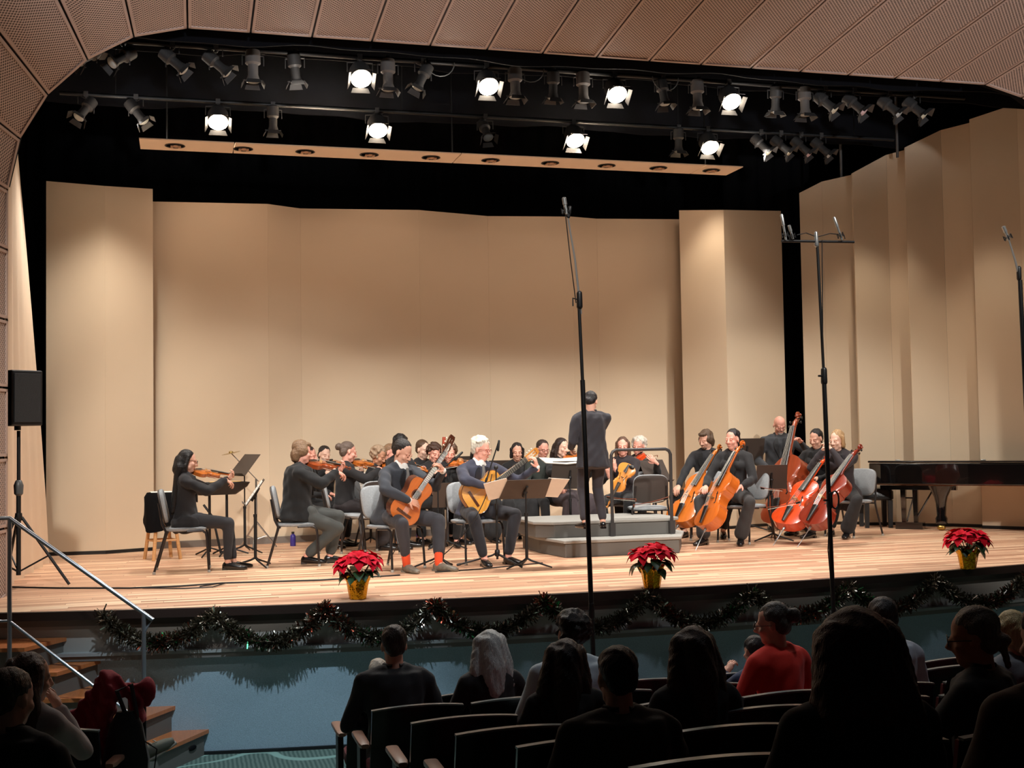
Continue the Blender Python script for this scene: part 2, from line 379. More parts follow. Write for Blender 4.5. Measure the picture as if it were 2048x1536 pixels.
# ---- curtains
def curtain(name, pts, z0, z1, m, label, cat, amp=.05, per=.22, hem=0.0, th=.03, group=None, sag=0):
    # pleated cloth along a polyline in plan
    b = MB(); L = [0]
    for i in range(1, len(pts)): L.append(L[-1]+(V(pts[i])-V(pts[i-1])).length)
    n = max(8, int(L[-1]/per*6)); cols = []
    for i in range(n+1):
        s = L[-1]*i/n; j = max(k for k in range(len(pts)-1) if L[k] <= s+1e-6); t = (s-L[j])/(L[j+1]-L[j])
        p = V(pts[j]).lerp(V(pts[j+1]), t); d = (V(pts[j+1])-V(pts[j])).normalized(); nr = V((-d.y, d.x, 0))
        a = amp*(math.sin(2*PI*s/per)+.35*math.sin(2*PI*s/per*.37+1))
        zb = z0+hem*math.sin(s*1.7+1)+hem*.5*math.sin(s*4.1)
        cols.append((p, nr, a, zb))
    rows = 5; vs = []
    for k in range(rows+1):
        for (p, nr, a, zb) in cols:
            z = zb+(z1-zb)*k/rows; f = a*(1-.25*k/rows); vs.append(V((p.x+nr.x*f, p.y+nr.y*f, z)))
    m0 = len(vs); vs += [v+V((0, th, 0)) for v in vs]; w_ = n+1; fs = []
    for k in range(rows):
        for i in range(n):
            q = (k*w_+i, k*w_+i+1, (k+1)*w_+i+1, (k+1)*w_+i); fs.append(q); fs.append(tuple(m0+x for x in q[::-1]))
    for i in range(n): fs.append((i+1, i, m0+i, m0+i+1))
    b.add(vs, fs); o = b.build(name, m, ang=180); tag(o, label, cat, group); return o
m_border = mat('black_border_cloth', (10, 12, 17), .9, var=.25, scale=4, spec=.12)
g = 'black masking curtains over the stage'
curtain('border_curtain', [(-2.2, 12.1), (11.2, 12.1)], 5.28, 7.5, m_border, 'black border curtain hanging nearest the arch', 'curtain', .03, .9, .02, group=g)
curtain('border_curtain', [(-2.6, 13.35), (11.6, 13.35)], 5.55, 8.5, m_border, 'black border curtain between the two rows of lamps', 'curtain', .03, .9, .02, group=g)
curtain('border_curtain', [(-3.2, 14.9), (12.6, 14.9)], 5.35, 8.5, m_border, 'black border curtain behind the second row of lamps', 'curtain', .03, .9, .02, group=g)
curtain('backdrop_curtain', [(-4.2, 18.4), (13.8, 18.4)], 0, 8.5, m_black, 'full black curtain behind the beige shell', 'curtain', .05, .35, 0, group=g)
curtain('leg_curtain', [(-4.0, 17.2), (-2.35, 16.6), (-1.85, 16.0)], 0.02, 8, m_black, 'black leg curtain left of the shell towers', 'curtain', .04, .3, 0, group=g)
curtain('leg_curtain', [(8.05, 16.9), (9.6, 17.0)], 0.02, 8, m_black, 'black leg curtain between tower and side shell', 'curtain', .04, .3, 0, group=g)
# beige curtain leg by the arch with a slanted onstage edge
m_beige = mat('beige_curtain_cloth', (240, 216, 188), .85, var=.05, scale=3)
b = MB(); n = 26; rows = 8; vs = []
Yn, Yf = 12.5, 14.6
pn0 = fl(12, 1188); pf0 = fl(88, 1128)
for k in range(rows+1):
    for i in range(n+1):
        s = i/n; z = 5.6*k/rows; top_ = k/rows
        P0 = V((E0[3].x-.10, Yn, z)); P1 = V((-1.46-.42*top_**1.2, Yf, z)); p = P0.lerp(P1, s)
        vs.append(p+V((.03*math.sin(s*26), 0, 0)))
m0 = len(vs); vs += [v-V((.03, 0, 0)) for v in vs]; fs = []
for k in range(rows):
    for i in range(n):
        q = (k*(n+1)+i, k*(n+1)+i+1, (k+1)*(n+1)+i+1, (k+1)*(n+1)+i); fs += [q, tuple(m0+x for x in q[::-1])]
b.add(vs, fs); tag(b.build('side_curtain', m_beige, ang=180), 'beige side curtain hanging just inside the arch behind the loudspeaker', 'curtain')

# ---- acoustic shell
def shell(name, base, zs, label, m=m_shell, th=.06, cat='panel', group='beige acoustic shell panels'):
    # base: list of plan points; zs: top z for each; builds facets as panel parts
    root = empty(name, (base[0][0], base[0][1], 0), 0, label, cat, group); o0 = V((base[0][0], base[0][1], 0))
    for i in range(len(base)-1):
        a = V((base[i][0], base[i][1], .03))-o0; c2 = V((base[i+1][0], base[i+1][1], .03))-o0
        d = (c2-a).normalized(); nr = V((d.y, -d.x, 0)); g = d*.0006
        bb = MB(); bb.quadbox(a+g, c2-g, V((c2.x, c2.y, zs[i+1]))-g, V((a.x, a.y, zs[i]))+g, nr, th); bb.build('face_panel', m, root, smooth=False)
        bb = MB(); bb.quadbox(a+nr*.004-V((0,0,.03)), c2+nr*.004-V((0,0,.03)), c2+nr*.004+V((0, 0, .012)), a+nr*.004+V((0, 0, .012)), nr, .05); bb.build('bottom_rail', m_blk, root, smooth=False)
    bb = MB(); p = V((base[1][0], base[1][1], .05))-o0; bb.box((p.x, p.y+.2, zs[1]/2), (.06, .06, zs[1]-.1)); bb.build('support_post', m_blk, root, smooth=False)
    return root
def zat(px, py, X, Y):   # height of the point above (X,Y) seen at image row py
    d = V((X, Y, 0)); r = ray(px, py); t = math.hypot(X, Y)/math.hypot(r.x, r.y); return CAMZ+r.z*t
def poly_shell(name, pix, label, dY=0, **k):
    base = []; zs = []
    for (px, pyb, pyt) in pix:
        p = fl(px, pyb); base.append((p.x, p.y+dY)); zs.append(zat(px, pyt, p.x, p.y))
    return shell(name, base, zs, label, **k)
poly_shell('shell_tower', [(92, 1112, 362), (211, 1108, 372), (308, 1101, 378)], 'tall beige folded shell tower at the far left')
poly_shell('shell_wall', [(300, 1098, 403), (540, 1087, 408)], 'beige rear shell panel just right of the left tower', group='beige rear wall panels')
poly_shell('shell_wall', [(540, 1087, 408), (606, 1083, 417), (846, 1072, 420)], 'beige rear shell panel behind the violins', group='beige rear wall panels')
poly_shell('shell_wall', [(846, 1072, 420), (985, 1065, 432), (1155, 1058, 433)], 'beige rear shell panel behind the guitarists and winds', group='beige rear wall panels')
poly_shell('shell_wall', [(1155, 1058, 433), (1205, 1055, 437), (1378, 1049, 438)], 'beige rear shell panel behind the conductor', group='beige rear wall panels')
poly_shell('shell_tower', [(1372, 1054, 420), (1462, 1058, 419), (1578, 1049, 421)], 'tall beige folded shell tower behind the cellists')
poly_shell('shell_wing', [(1616, 1049, 385), (1662, 1049, 362), (1724, 1049, 348)], 'beige side shell section farthest from the arch')
poly_shell('shell_wing', [(1724, 1051, 345), (1794, 1050, 308), (1832, 1051, 298)], 'second beige side shell section, behind the piano tail')
poly_shell('shell_wing', [(1832, 1053, 293), (1906, 1053, 258), (1965, 1055, 243)], 'third beige side shell section, behind the piano')
poly_shell('shell_wing', [(1965, 1057, 236), (2062, 1060, 204), (2130, 1064, 190)], 'beige side shell section nearest the arch on the piano side')
# baseboard on the rear wall
b = MB(); P = [fl(300, 1098), fl(540, 1087), fl(846, 1072), fl(1155, 1058), fl(1378, 1049)]
for i in range(4):
    a, c2 = P[i]-V((0, .02, 0)), P[i+1]-V((0, .02, 0)); b.quadbox(a, c2, c2+V((0, 0, .085)), a+V((0, 0, .085)), (0, -1, 0), .03)
tag(b.build('baseboard_rear', m_base, smooth=False), 'grey baseboard along the beige rear shell wall', kind='structure')
# hanging pipes above the side shell
for px, py0, py1, Y in ((1683, 285, 352, 15.6), (1795, 280, 305, 14.9)):
    a = aY(px, py1+10, Y); c2 = aY(px, py0, Y); b = MB(); b.tube([a, (a.x, a.y, 8.84)], .02, 10)
    tag(b.build('hanger_pipe', mat('grey_pipe', (96, 94, 92), .5), None), 'grey hanger pipe above the side shell, %s' % ('above its far end' if px < 1700 else 'nearer the arch'), 'pipe')

# ---- canopy strip with downlights
def canopy():
    Y0 = 13.95
    a = aY(277, 280, Y0); c2 = aY(1487, 332, Y0); z = (a.z+c2.z)/2
    d = .50
    root = empty('ceiling_canopy', (a.x, Y0, z), 0, 'long beige overhead canopy with a row of recessed downlights', 'canopy')
    Lx = c2.x-a.x; cuts = [0, .142, .5, .93, 1.0]
    # visible underside is the sloped face
    pos = [(350, 292), (486, 298), (610, 304), (737, 311), (860, 317), (977, 324), (1096, 329), (1207, 335), (1311, 339), (1418, 343)]
    for i in range(4):
        x0, x1 = Lx*cuts[i]+.006, Lx*cuts[i+1]-.006
        bb = MB(); e = .45 if i == 3 else 0
        bb.add([V((x0, 0, 0)), V((x1, 0, 0)), V((x1, d, 0)), V((x0, d, 0)), V((x0, 0, .012)), V((x1, 0, .012)), V((x1, d, .06)), V((x0, d, .06))],
               [(0, 3, 2, 1), (4, 5, 6, 7), (0, 1, 5, 4), (1, 2, 6, 5), (2, 3, 7, 6), (3, 0, 4, 7)])
        bb.build('canopy_panel', mat('canopy_paint', (250, 226, 200), .7, var=.03), root, smooth=False)
    for (px, py) in pos:
        r = ray(px, py); n_ = V((0, 0, 1)); P0 = V((a.x, Y0, z)); t = (P0-CP).dot(n_)/r.dot(n_); p = CP+r*t-P0
        p.y = d/2; p.z = 0
        bb = MB(); M = Matrix.Translation(p)
        bb.v = []; bb.lathe([(.11, .0), (.115, -.006), (.10, -.008), (.095, .002), (.085, .004), (.0001, .005)], p, 20)
        r_ = bb.build('downlight_trim', m_blk, root)
        bb = MB(); bb.box(p+V((-.035, 0, -.014)), (.03, .1, .012)); bb.box(p+V((.05, 0, -.014)), (.03, .1, .012)); bb.ell(p+V((0.01, 0, -.008)), (.04, .06, .01)); bb.build('louvre', mat('grey_louvre', (190, 150, 120), .5), r_)
    for x in (.3, Lx/2, Lx-.3):
        bb = MB(); bb.tube([(x, .5, .13), (x, .5, 8.6-z)], .01, 6); bb.build('hanging_wire', m_blk, root)
canopy()
# ================================================================ people
SK = {'light': (225, 172, 148), 'pink': (232, 168, 148), 'tan': (196, 142, 112), 'brown': (140, 92, 68), 'pale': (238, 196, 174)}
def skin(k): return mat('skin_'+k, SK[k], .55, var=.06, scale=14, spec=.4)
def cloth(name, c, rough=.85, **k):
    k.setdefault('bump', .08); k.setdefault('bscale', 90); k.setdefault('var', .18)
    return mat('cloth_'+name, c, rough, sheen=.08, **k)
def hairm(name, c): return mat('hair_'+name, c, .42, var=.45, scale=26, bump=.7, bscale=70, stretch=(3, 3, .5))
m_eyew = mat('eye_white', (228, 222, 214), .3, var=0); m_eyed = mat('eye_dark', (40, 26, 20), .2, var=0)
m_lip = mat('lip', (168, 82, 76), .5, var=0)
m_shoe = mat('black_shoe_leather', (16, 15, 16), .25, var=.2, coat=.4)

def ik(a, t, l1, l2, pole):
    a, t = V(a), V(t); d = t-a; L = min(d.length, (l1+l2)*.995); d.normalize(); t = a+d*L
    x = (l1*l1-l2*l2+L*L)/(2*L); h = math.sqrt(max(l1*l1-x*x, 1e-5)); p = V(pole)-d*V(pole).dot(d)
    p = p.normalized() if p.length > 1e-4 else V((0, 0, -1))
    return a+d*x+p*h, t
def hand(body, ex, w, d, n, side, curl=.8, sc_=1.0):
    # w wrist, d finger direction, n palm normal (palm faces n), side +1 left
    w, d, n = V(w), V(d).normalized(), V(n); n = (n-d*n.dot(d)).normalized(); x = d.cross(n)*side   # x towards thumb
    s = sc_; pc = w+d*.05*s
    body.ell(pc, (1, 1, 1), Matrix((( x.x*.04*s, d.x*.052*s, n.x*.017*s), (x.y*.04*s, d.y*.052*s, n.y*.017*s), (x.z*.04*s, d.z*.052*s, n.z*.017*s))))
    body.cap(w-d*.03, .025*s, w+d*.02*s, .026*s)
    for i, (off, L) in enumerate(((.028, .078), (.0095, .086), (-.0095, .08), (-.027, .064))):
        p = w+(d*(.088-.004*abs(i-1)))*s+x*off*s; pts = [p-d*.02*s, p]; dd = d.copy(); a = 0; c = curl*(1+.08*i)
        for k, f in enumerate((.42, .32, .26)):
            a += c*(.55, .8, .55)[k]; dd = (d*math.cos(a)+n*math.sin(a)); p = p+dd*L*f*s; pts.append(p)
        ex.tube(pts, [.0095*s, .0095*s, .009*s, .0082*s, .0055*s], 6)
    p = w+d*.02*s+x*.03*s; t1 = p+(x*.6+d*.65+n*.35).normalized()*.038*s; t2 = t1+(x*.1+d*.8+n*.55).normalized()*.03*s
    ex.tube([w+d*.01*s+x*.01*s, p, t1, t2], [.012*s, .0125*s, .0105*s, .007*s], 6)

def person(label, loc, rz, seat=.46, s=1.0, lean=4, side=0, hyaw=0, hpit=8, htilt=0, lh=None, rh=None, lhd=None, rhd=None, lhn=None, rhn=None,
           lf=None, rf=None, hair=('short', 'dark', (30, 24, 20)), sk='light', top=('jacket', 'black', (22, 22, 24)), bot=('trousers', 'black', (24, 24, 26)),
           shoe=None, glasses=None, female=False, bulk=1.0, group=None, feet=True, shirt=None, socks=None, tie=None, curl=(.8, .8), vox=.0085, elb=(None, None),
           beard=None, arms=True, zf=0.0, flare=0.0, skirt_r=1.0, features=True, hem=.0, knees=.1, pats=None, legs=True, cat='person', turn=0):
    root = empty('person', (loc[0], loc[1], zf), rz, label, cat, group)
    root.scale = (s, s, s)
    B = MB(); EX = MB(); T = MB(); P = MB()
    sl, cl = math.sin(R(lean)), math.cos(R(lean)); ss = math.sin(R(side))
    up = V((ss, -sl, cl)).normalized(); stand = seat is None
    hip = V((0, 0, .93 if stand else seat+.10)); w_ = (.93 if female else 1.0)
    shw = .165*w_*(.5+.5*bulk)+.005
    neck = hip+up*.47; fwd = V((0, -cl, -sl)); lat = fwd.cross(up)*-1
    lat = V((1, 0, 0)); lat = (lat-up*lat.dot(up)).normalized(); fwd = lat.cross(up)*-1
    if fwd.y > 0: fwd = -fwd
    rt = Matrix.Rotation(R(turn), 3, up); lat = rt @ lat; fwd = rt @ fwd
    # head frame
    hb = Matrix.Rotation(R(hyaw), 3, 'Z') @ Matrix.Rotation(R(hpit), 3, 'X') @ Matrix.Rotation(R(htilt), 3, 'Y')
    hf = hb @ V((0, -1, 0)); hu = hb @ V((0, 0, 1)); hl = hb @ V((1, 0, 0))
    nb = neck+up*.03; hc = nb+up*.065+V((0, 0, .065))+hf*.025
    HM = Matrix(((hl.x, -hf.x, hu.x), (hl.y, -hf.y, hu.y), (hl.z, -hf.z, hu.z)))
    h = lambda x, f, u: hc+hl*x+hf*f+hu*u       # left, forward, up
    hs = .95 if female else 1.0
    # --- body
    B.ell(hip+up*.02, (.13, .10, .10)); B.cap(hip, .10, hip+up*.3, .105); B.cap(hip+up*.3, .10, neck-up*.08, .07)
    B.cap(neck-lat*shw*.6-up*.04, .035, neck+lat*shw*.6-up*.04, .035)
    B.cap(neck-up*.03, .062*w_, hc-hf*.02-hu*.04, .052*w_)
    B.ell(h(0, -.012, .036), (.074*hs, .094*hs, .086*hs), HM, 18, 12); B.ell(h(0, .022, -.035), (.058*hs, .068*hs, .075*hs), HM, 16, 10)
    B.ell(h(0, .045, -.088), (.034*hs, .036, .03), HM); B.cap(h(-.035, .02, -.07), .026, h(.035, .02, -.07), .026)
    B.cap(h(0, .084, .012), .0095, h(0, .106, -.03), .0135); B.cap(h(-.012, .093, -.033), .009, h(.012, .093, -.033), .009)
    B.cap(h(-.033, .066, .018), .015, h(.033, .066, .018), .015); B.ell(h(-.04, .058, -.03), (.022, .022, .022), HM); B.ell(h(.04, .058, -.03), (.022, .022, .022), HM)
    for sx in (-1, 1):
        B.ell(h(sx*.077*hs, -.008, -.008), (.009, .019, .031), HM @ Matrix.Rotation(sx*.25, 3, 'Z'))
    if features:
        EX.mi = 1
        for sx in (-1, 1): EX.ell(h(sx*.031, .0880*hs, .004), (.0150, .0065, .0078), HM, 8, 6)
        EX.mi = 2
        for sx in (-1, 1): EX.ell(h(sx*.031, .0935*hs, .003), (.0070, .0035, .0070), HM, 8, 6)
        EX.mi = 3
        EX.ell(h(0, .0905*hs, -.060), (.023, .007, .0045), HM, 10, 6); EX.ell(h(0, .0895*hs, -.0675), (.019, .0075, .0055), HM, 10, 6)
        EX.mi = 4
        for sx in (-1, 1): EX.tube([h(sx*.014, .095*hs, .020), h(sx*.032, .093*hs, .025), h(sx*.052, .078*hs, .019)], [.0035, .0042, .0025], 6)
        EX.mi = 0
    # --- legs
    tl, sh_ = .44, .43
    if stand:
        lf = V(lf or (.11, -.02, .08)); rf = V(rf or (-.11, .02, .08))
    else:
        lf = V(lf or (.13, -.44, .08)); rf = V(rf or (-.13, -.42, .08))
    ank = []
    pant = bot[0] in ('trousers', 'wide')
    P.ell(hip+V((0, .0, -.01)), (.165*w_*bulk, .135*bulk, .115)); 
    if not stand: P.ell(hip+V((0, .02, -.03)), (.17*w_*bulk, .13*bulk, .08))
    for sx, ft in ((1, lf), (-1, rf)):
        hj = hip+V((sx*.085*w_, -.01, -.02)); kp = V((sx*knees*2.5, -1, .55)) if not stand else V((0, -1, 0))
        kn, an = ik(hj, ft, tl, sh_, kp); ank.append(an)
        if not legs: continue
        B.cap(hj, .06, kn, .045, 10); B.cap(kn, .045, an, .034, 10); B.cap(an, .033, an+V((0, -.03, -.03)), .03, 8)
        bk = .5+.5*bulk
        if bot[0] == 'skirt':
            P.cap(hj, .115, kn, .09); P.cap(kn, .09, an+V((0, 0, .05)), .115*skirt_r); 
        else:
            P.cap(hj, .092*bk, kn+(hj-kn)*.1, .068*bk); P.cap(kn, .066*bk, an+(kn-an)*(.27 if socks else .13), (.05+flare)*bk); P.cap(hj+V((sx*-.03, 0, 0)), .085*bk, hj+V((0, -.12, 0)) if not stand else hj-V((0, 0, .1)), .088*bk)
        # shoes
        if feet:
            fd = V(((.25 if sx > 0 else -.25), -1, 0)).normalized(); fx = V((-fd.y, fd.x, 0)); S = MB()
            a0 = V((an.x, an.y, 0)); z = V((0, 0, 1)); bz = max(0, an.z-.085)
            S.loft([(a0-fd*.055+z*(.035+bz), fx*.02, z*.028), (a0-fd*.04+z*(.042+bz), fx*.033, z*.042), (a0+z*(.045+bz), fx*.036, z*.045), (a0+fd*.07+z*(.036+bz), fx*.043, z*.036),
                    (a0+fd*.14+z*(.028+bz), fx*.045, z*.028), (a0+fd*.19+z*(.023+bz), fx*.034, z*.022), (a0+fd*.215+z*(.019+bz), fx*.015, z*.014)], 12, .8)
            S.box(a0-fd*.03+z*(.012+bz), (.06, .06, .024))
            S.build('shoe', shoe or m_shoe, root, ang=60)
            if socks:
                k = MB(); k.cap(an+V((0, 0, -.01)), .04, an+(kn-an)*.36, .046); k.build('sock', socks, root)
    if bot[0] == 'skirt':
        k1 = hip+V((0, -.38, .0)); P.cap(hip+V((-.05, -.1, -.02)), .11, V((-.06, -.34, hip.z-.03)), .10); P.cap(hip+V((.05, -.1, -.02)), .11, V((.06, -.34, hip.z-.03)), .10)
        P.cap(V((0, -.42, hip.z-.12)), .1, V((0, -.40, .2)), .13*skirt_r)
    # --- torso garment
    bw = bulk; k = w_
    hemz = -.14-hem if stand else -.07-hem*.3
    jk = top[0] in ('jacket', 'coat')
    secs = [(hip+up*hemz, .20 if jk else .16, .165 if jk else .125), (hip+up*.02, .172, .137), (hip+up*.14, .152*(1.04 if jk else .95), .118), (hip+up*.28, .165, .122), (hip+up*.40, .178, .122), (hip+up*.47, .165, .10), (neck+up*.01, .10, .075), (neck+up*.035, .062, .058)]
    T.loft([(c_, lat*a_*k*bw, fwd*b_*(bw**1.2)*(.96 if female else 1)) for c_, a_, b_ in secs], 20)
    if female: 
        for sx in (-1, 1): T.ell(hip+up*.33+lat*sx*.075+fwd*.085, (.07, .06, .065))
    if top[0] == 'coat': T.cap(hip+V((0, .06, .0)), .15, hip+V((0, .11, -.25)), .13)
    if hem and not stand: T.ell(hip+V((0, .10, -.02-hem/2)), (.2, .06, .06+hem/2)); T.ell(hip+V((.16, -.02, -.03-hem*.3)), (.05, .14, .06+hem/2)); T.ell(hip+V((-.16, -.02, -.03-hem*.3)), (.05, .14, .06+hem/2))
    T.cap(neck+lat*shw*.35-up*.0, .058, neck+lat*shw*1.0-up*.05, .062*(.6+.4*bw)); T.cap(neck-lat*shw*.35-up*.0, .058, neck-lat*shw*1.0-up*.05, .062*(.6+.4*bw))
    if arms:
        for sx, tg, dr, nr, cu, pole in ((1, lh, lhd, lhn, curl[0], elb[0]), (-1, rh, rhd, rhn, curl[1], elb[1])):
            sj = neck+lat*sx*shw*1.06-up*.055
            if tg is None:
                tg = (sx*.14, -.30, hip.z+.12) if not stand else (sx*.25, -.06, hip.z-.08)
                if dr is None: dr = (-sx*.3, -1, -.15) if not stand else (0, -.1, -1)
                if nr is None: nr = (0, 0, -1) if not stand else (-sx, 0, 0)
            el, wr = ik(sj, tg, .295, .262, pole or (sx*.8, .35, -.9))
            B.cap(sj+(el-sj)*.15, .034, el, .034, 10); B.cap(el, .036, wr, .026, 10)
            T.cap(sj, .064*(.5+.5*bw), el, .052*(.5+.5*bw)); cuff = wr+(el-wr)*(.07 if jk else .12); T.cap(el, .051*(.5+.5*bw), cuff, .040)
            if shirt: 
                q = MB(); q.cap(wr+(el-wr)*.1, .034, wr+(el-wr)*.01, .033); q.build('shirt_cuff', shirt, root)
            fdir = V(dr) if dr else (wr-el); nn = V(nr) if nr else V((0, 0, -1))
            hand(B, EX, wr, fdir, nn, sx, cu, .95 if female else 1.02)
    if jk:   # collar and lapels lie on the chest surface
        C = MB(); H_ = [(-.05, .20, .165), (.02, .172, .137), (.14, .158, .118), (.28, .165, .122), (.40, .178, .122), (.47, .165, .10), (.5, .1, .075)]
        def front(t, x):
            for q0, q1 in zip(H_, H_[1:]):
                if q0[0] <= t <= q1[0]: u_ = (t-q0[0])/(q1[0]-q0[0]); a_ = q0[1]+(q1[1]-q0[1])*u_; b_ = q0[2]+(q1[2]-q0[2])*u_; break
            a_ *= k*bw; b_ *= bw**1.2*(.96 if female else 1)
            return hip+up*t+lat*x+fwd*(b_*math.sqrt(max(.05, 1-(x/a_)**2))+.004)
        for sx in (-1, 1):
            prev = None; vs = []
            for t, xi, xo in ((.465, .035, .06), (.42, .032, .085), (.36, .026, .088), (.30, .018, .062), (.24, .010, .034), (.18, .004, .012)):
                vs += [front(t, sx*xi)+fwd*.004, front(t, sx*xo)+fwd*.010]
            m0 = len(vs); vs += [v-fwd*.012 for v in vs]; fs_ = []
            for i_ in range(0, m0-2, 2): q_ = (i_, i_+1, i_+3, i_+2); fs_ += [q_, tuple(m0+z_ for z_ in q_[::-1]), (i_, i_+2, m0+i_+2, m0+i_), (i_+3, i_+1, m0+i_+1, m0+i_+3)]
            C.add(vs, fs_)
        for sx in (-1, 1):
            C.tube([neck+up*.045-fwd*.05+lat*sx*.02, neck+up*.045+lat*sx*.062, neck+fwd*.09+lat*sx*.05-up*.02], [.012, .018, .014], 8)
        C.build('lapels', mat('lapel_'+top[1], tuple(int(v*.55) for v in top[2]), .6), root)
    if shirt:
        C = MB(); C.cap(neck+fwd*.065+up*.03, .035, neck+fwd*.095-up*.12, .03)
        for sx in (-1, 1): C.cap(neck+up*.05+lat*sx*.04, .03, neck+fwd*.06+lat*sx*.035+up*.0, .028)
        so = C.build('shirt', shirt, root)
        if tie:
            C = MB(); C.tube([neck+fwd*.108+up*.02, neck+fwd*.132-up*.04, neck+fwd*.132-up*.14], [.012, .016, .022], 8); C.build('tie', tie, root)
    # --- hair
    hn, hcx = hair[1], hair[2]; H = MB(); st = hair[0]; rs = random.Random(len(label)*7+int(loc[0]*100))
    def hell(x, f, u, a, b_, c_): H.ell(h(x, f, u), (a*hs, b_*hs, c_*hs), HM, 18, 12)
    if st != 'bald':
        hell(0, -.026, .054, .082, .094, .082)
        if st in ('short', 'wavy', 'curly', 'crew'): hell(0, -.062, -.005, .066, .048, .06); hell(0, -.056, .02, .076, .055, .055)
        if st == 'wavy':
            for i in range(26):
                a = rs.uniform(0, 2*PI); u = rs.uniform(.0, 1); rr = math.cos(u*1.4)
                x, f_, z = .082*rr*math.cos(a), -.02+.09*rr*math.sin(a), .05+.085*math.sin(u*1.4)
                if f_ > .055 and z < .08: continue
                H.ell(h(x, f_, z), (.024, .024, .02), HM, 8, 6)
        if st == 'curly':
            for i in range(90):
                a = rs.uniform(0, 2*PI); u = rs.uniform(-.75, 1.4); rr = math.cos(u)
                x, f_, z = .092*rr*math.cos(a), -.03+.095*rr*math.sin(a), .035+.095*math.sin(u)
                if f_ > .02 and z < .06: continue
                H.ell(h(x, f_, z), (.021, .021, .019), HM, 8, 6)
        if st == 'swept':
            hell(0, .03, .10, .066, .055, .034); hell(0, -.06, -.005, .070, .052, .062); hell(0, -.052, .02, .079, .06, .055)
        if st in ('bob', 'long', 'verylong', 'big', 'pulled', 'bun'):
            hell(0, -.058, .0, .076, .055, .075)
        if st == 'bob':
            for sx in (-1, 1): H.cap(h(sx*.073, -.01, .04), .028, h(sx*.078, -.01, -.075), .022)
            H.cap(h(0, -.07, .0), .06, h(0, -.075, -.09), .05); hell(0, -.05, -.06, .085, .05, .05)
        if st == 'mop':
            for sx in (-1, 1): hell(sx*.06, -.015, .01, .035, .07, .06)
            hell(0, -.06, -.03, .083, .06, .08); hell(0, -.06, -.08, .07, .045, .035); hell(0, .04, .085, .06, .05, .03)
        if st in ('long', 'verylong'):
            Ln = .30 if st == 'long' else .48; dn = V((0, 0, -1))
            for sx in (-1, 1):
                H.cap(h(sx*.07, -.005, .05), .026, h(sx*.082, -.02, -.08), .024); e = h(sx*.085, -.025, -.06)+dn*Ln*.55; H.cap(h(sx*.08, -.02, -.06), .026, e, .02)
            H.cap(h(0, -.075, .0), .07, h(0, -.085, -.1), .068); b0 = h(0, -.08, -.08)
            e = b0+dn*Ln-up*.0+V((0, .07+.25*Ln*sl, 0)); 
            for sx in (-1, 0, 1): H.cap(b0+hl*sx*.05, .045, e+hl*sx*.05, .03)
        if st == 'big':     # thick shoulder length hair
            if bulk > 1.2: hell(0, -.03, .04, .108, .105, .092); H.cap(h(-.07, -.04, .02), .075, h(-.10, -.05, -.2), .08); H.cap(h(.07, -.04, .02), .075, h(.10, -.05, -.2), .08)
            for sx in (-1, 1):
                H.cap(h(sx*.06, -.02, .05), .055, h(sx*.095, -.03, -.10), .055); H.cap(h(sx*.095, -.03, -.1), .055, h(sx*.115, -.03, -.24), .045)
            H.cap(h(0, -.06, .03), .085, h(0, -.08, -.12), .085); H.cap(h(0, -.08, -.12), .085, h(0, -.07, -.27), .07)
        if st == 'bun': H.ell(h(0, -.135, .04), (.042, .04, .045), HM); 
        if st == 'pulled': H.ell(h(0, -.12, -.02), (.03, .035, .03), HM); H.cap(h(0, -.11, -.03), .02, h(0, -.12, -.13), .012)
        ho = H.build('hair', hairm(hn, hcx), root, ang=180); remesh_later(ho, .009, 6 if st == 'verylong' else 3, noise=.001 if st == 'verylong' else .0022, nscale=60)
    else:
        hell(0, -.07, -.02, .064, .035, .03)
        ho = H.build('hair', hairm(hn, hcx), root, ang=180)
    if beard:
        q = MB()
        q.ell(h(0, .058, -.088), (.034, .032, .026), HM); q.ell(h(0, .082, -.047), (.026, .014, .006), HM)
        q.build('beard', hairm('beard_'+hn, beard), root)
    if glasses:
        q = MB()
        for sx in (-1, 1):
            c_ = h(sx*.032, .1, .0); q.tube([c_+hl*.025*math.cos(a)+hu*.018*math.sin(a) for a in [i*PI/6 for i in range(13)]], .0022, 5)
            q.tube([h(sx*.057, .098, .004), h(sx*.078, .03, .004), h(sx*.08, -.01, .0)], .0022, 5)
        q.tube([h(-.008, .101, .004), h(.008, .101, .004)], .002, 5); q.build('glasses', glasses, root)
    bo = B.build('body', [skin(sk), m_eyew, m_eyed, m_lip, hairm(hn, hcx) if st != 'bald' else m_lip], root, ang=180); remesh_later(bo, vox, 2, EX)
    to = T.build('top_garment', cloth(*top[1:3], **(top[3] if len(top) > 3 else {})), root, ang=180); remesh_later(to, .014, 4, noise=.0055 if jk else .004, nscale=15)
    if legs:
        po = P.build('skirt' if bot[0] == 'skirt' else 'trousers', cloth(*bot[1:3]), root, ang=180); remesh_later(po, .014, 4, noise=.003, nscale=13)
    root['_h'] = 0; del root['_h']
    return root, dict(neck=neck, hip=hip, hc=hc, up=up, hf=hf, hu=hu, hl=hl, nb=nb, h=h, fwd=fwd, lat=lat)
def W(root, p):     # local point of a root to world
    return V(root.location)+Euler((0, 0, root.rotation_euler.z)).to_matrix() @ (V(p)*root.scale[0])

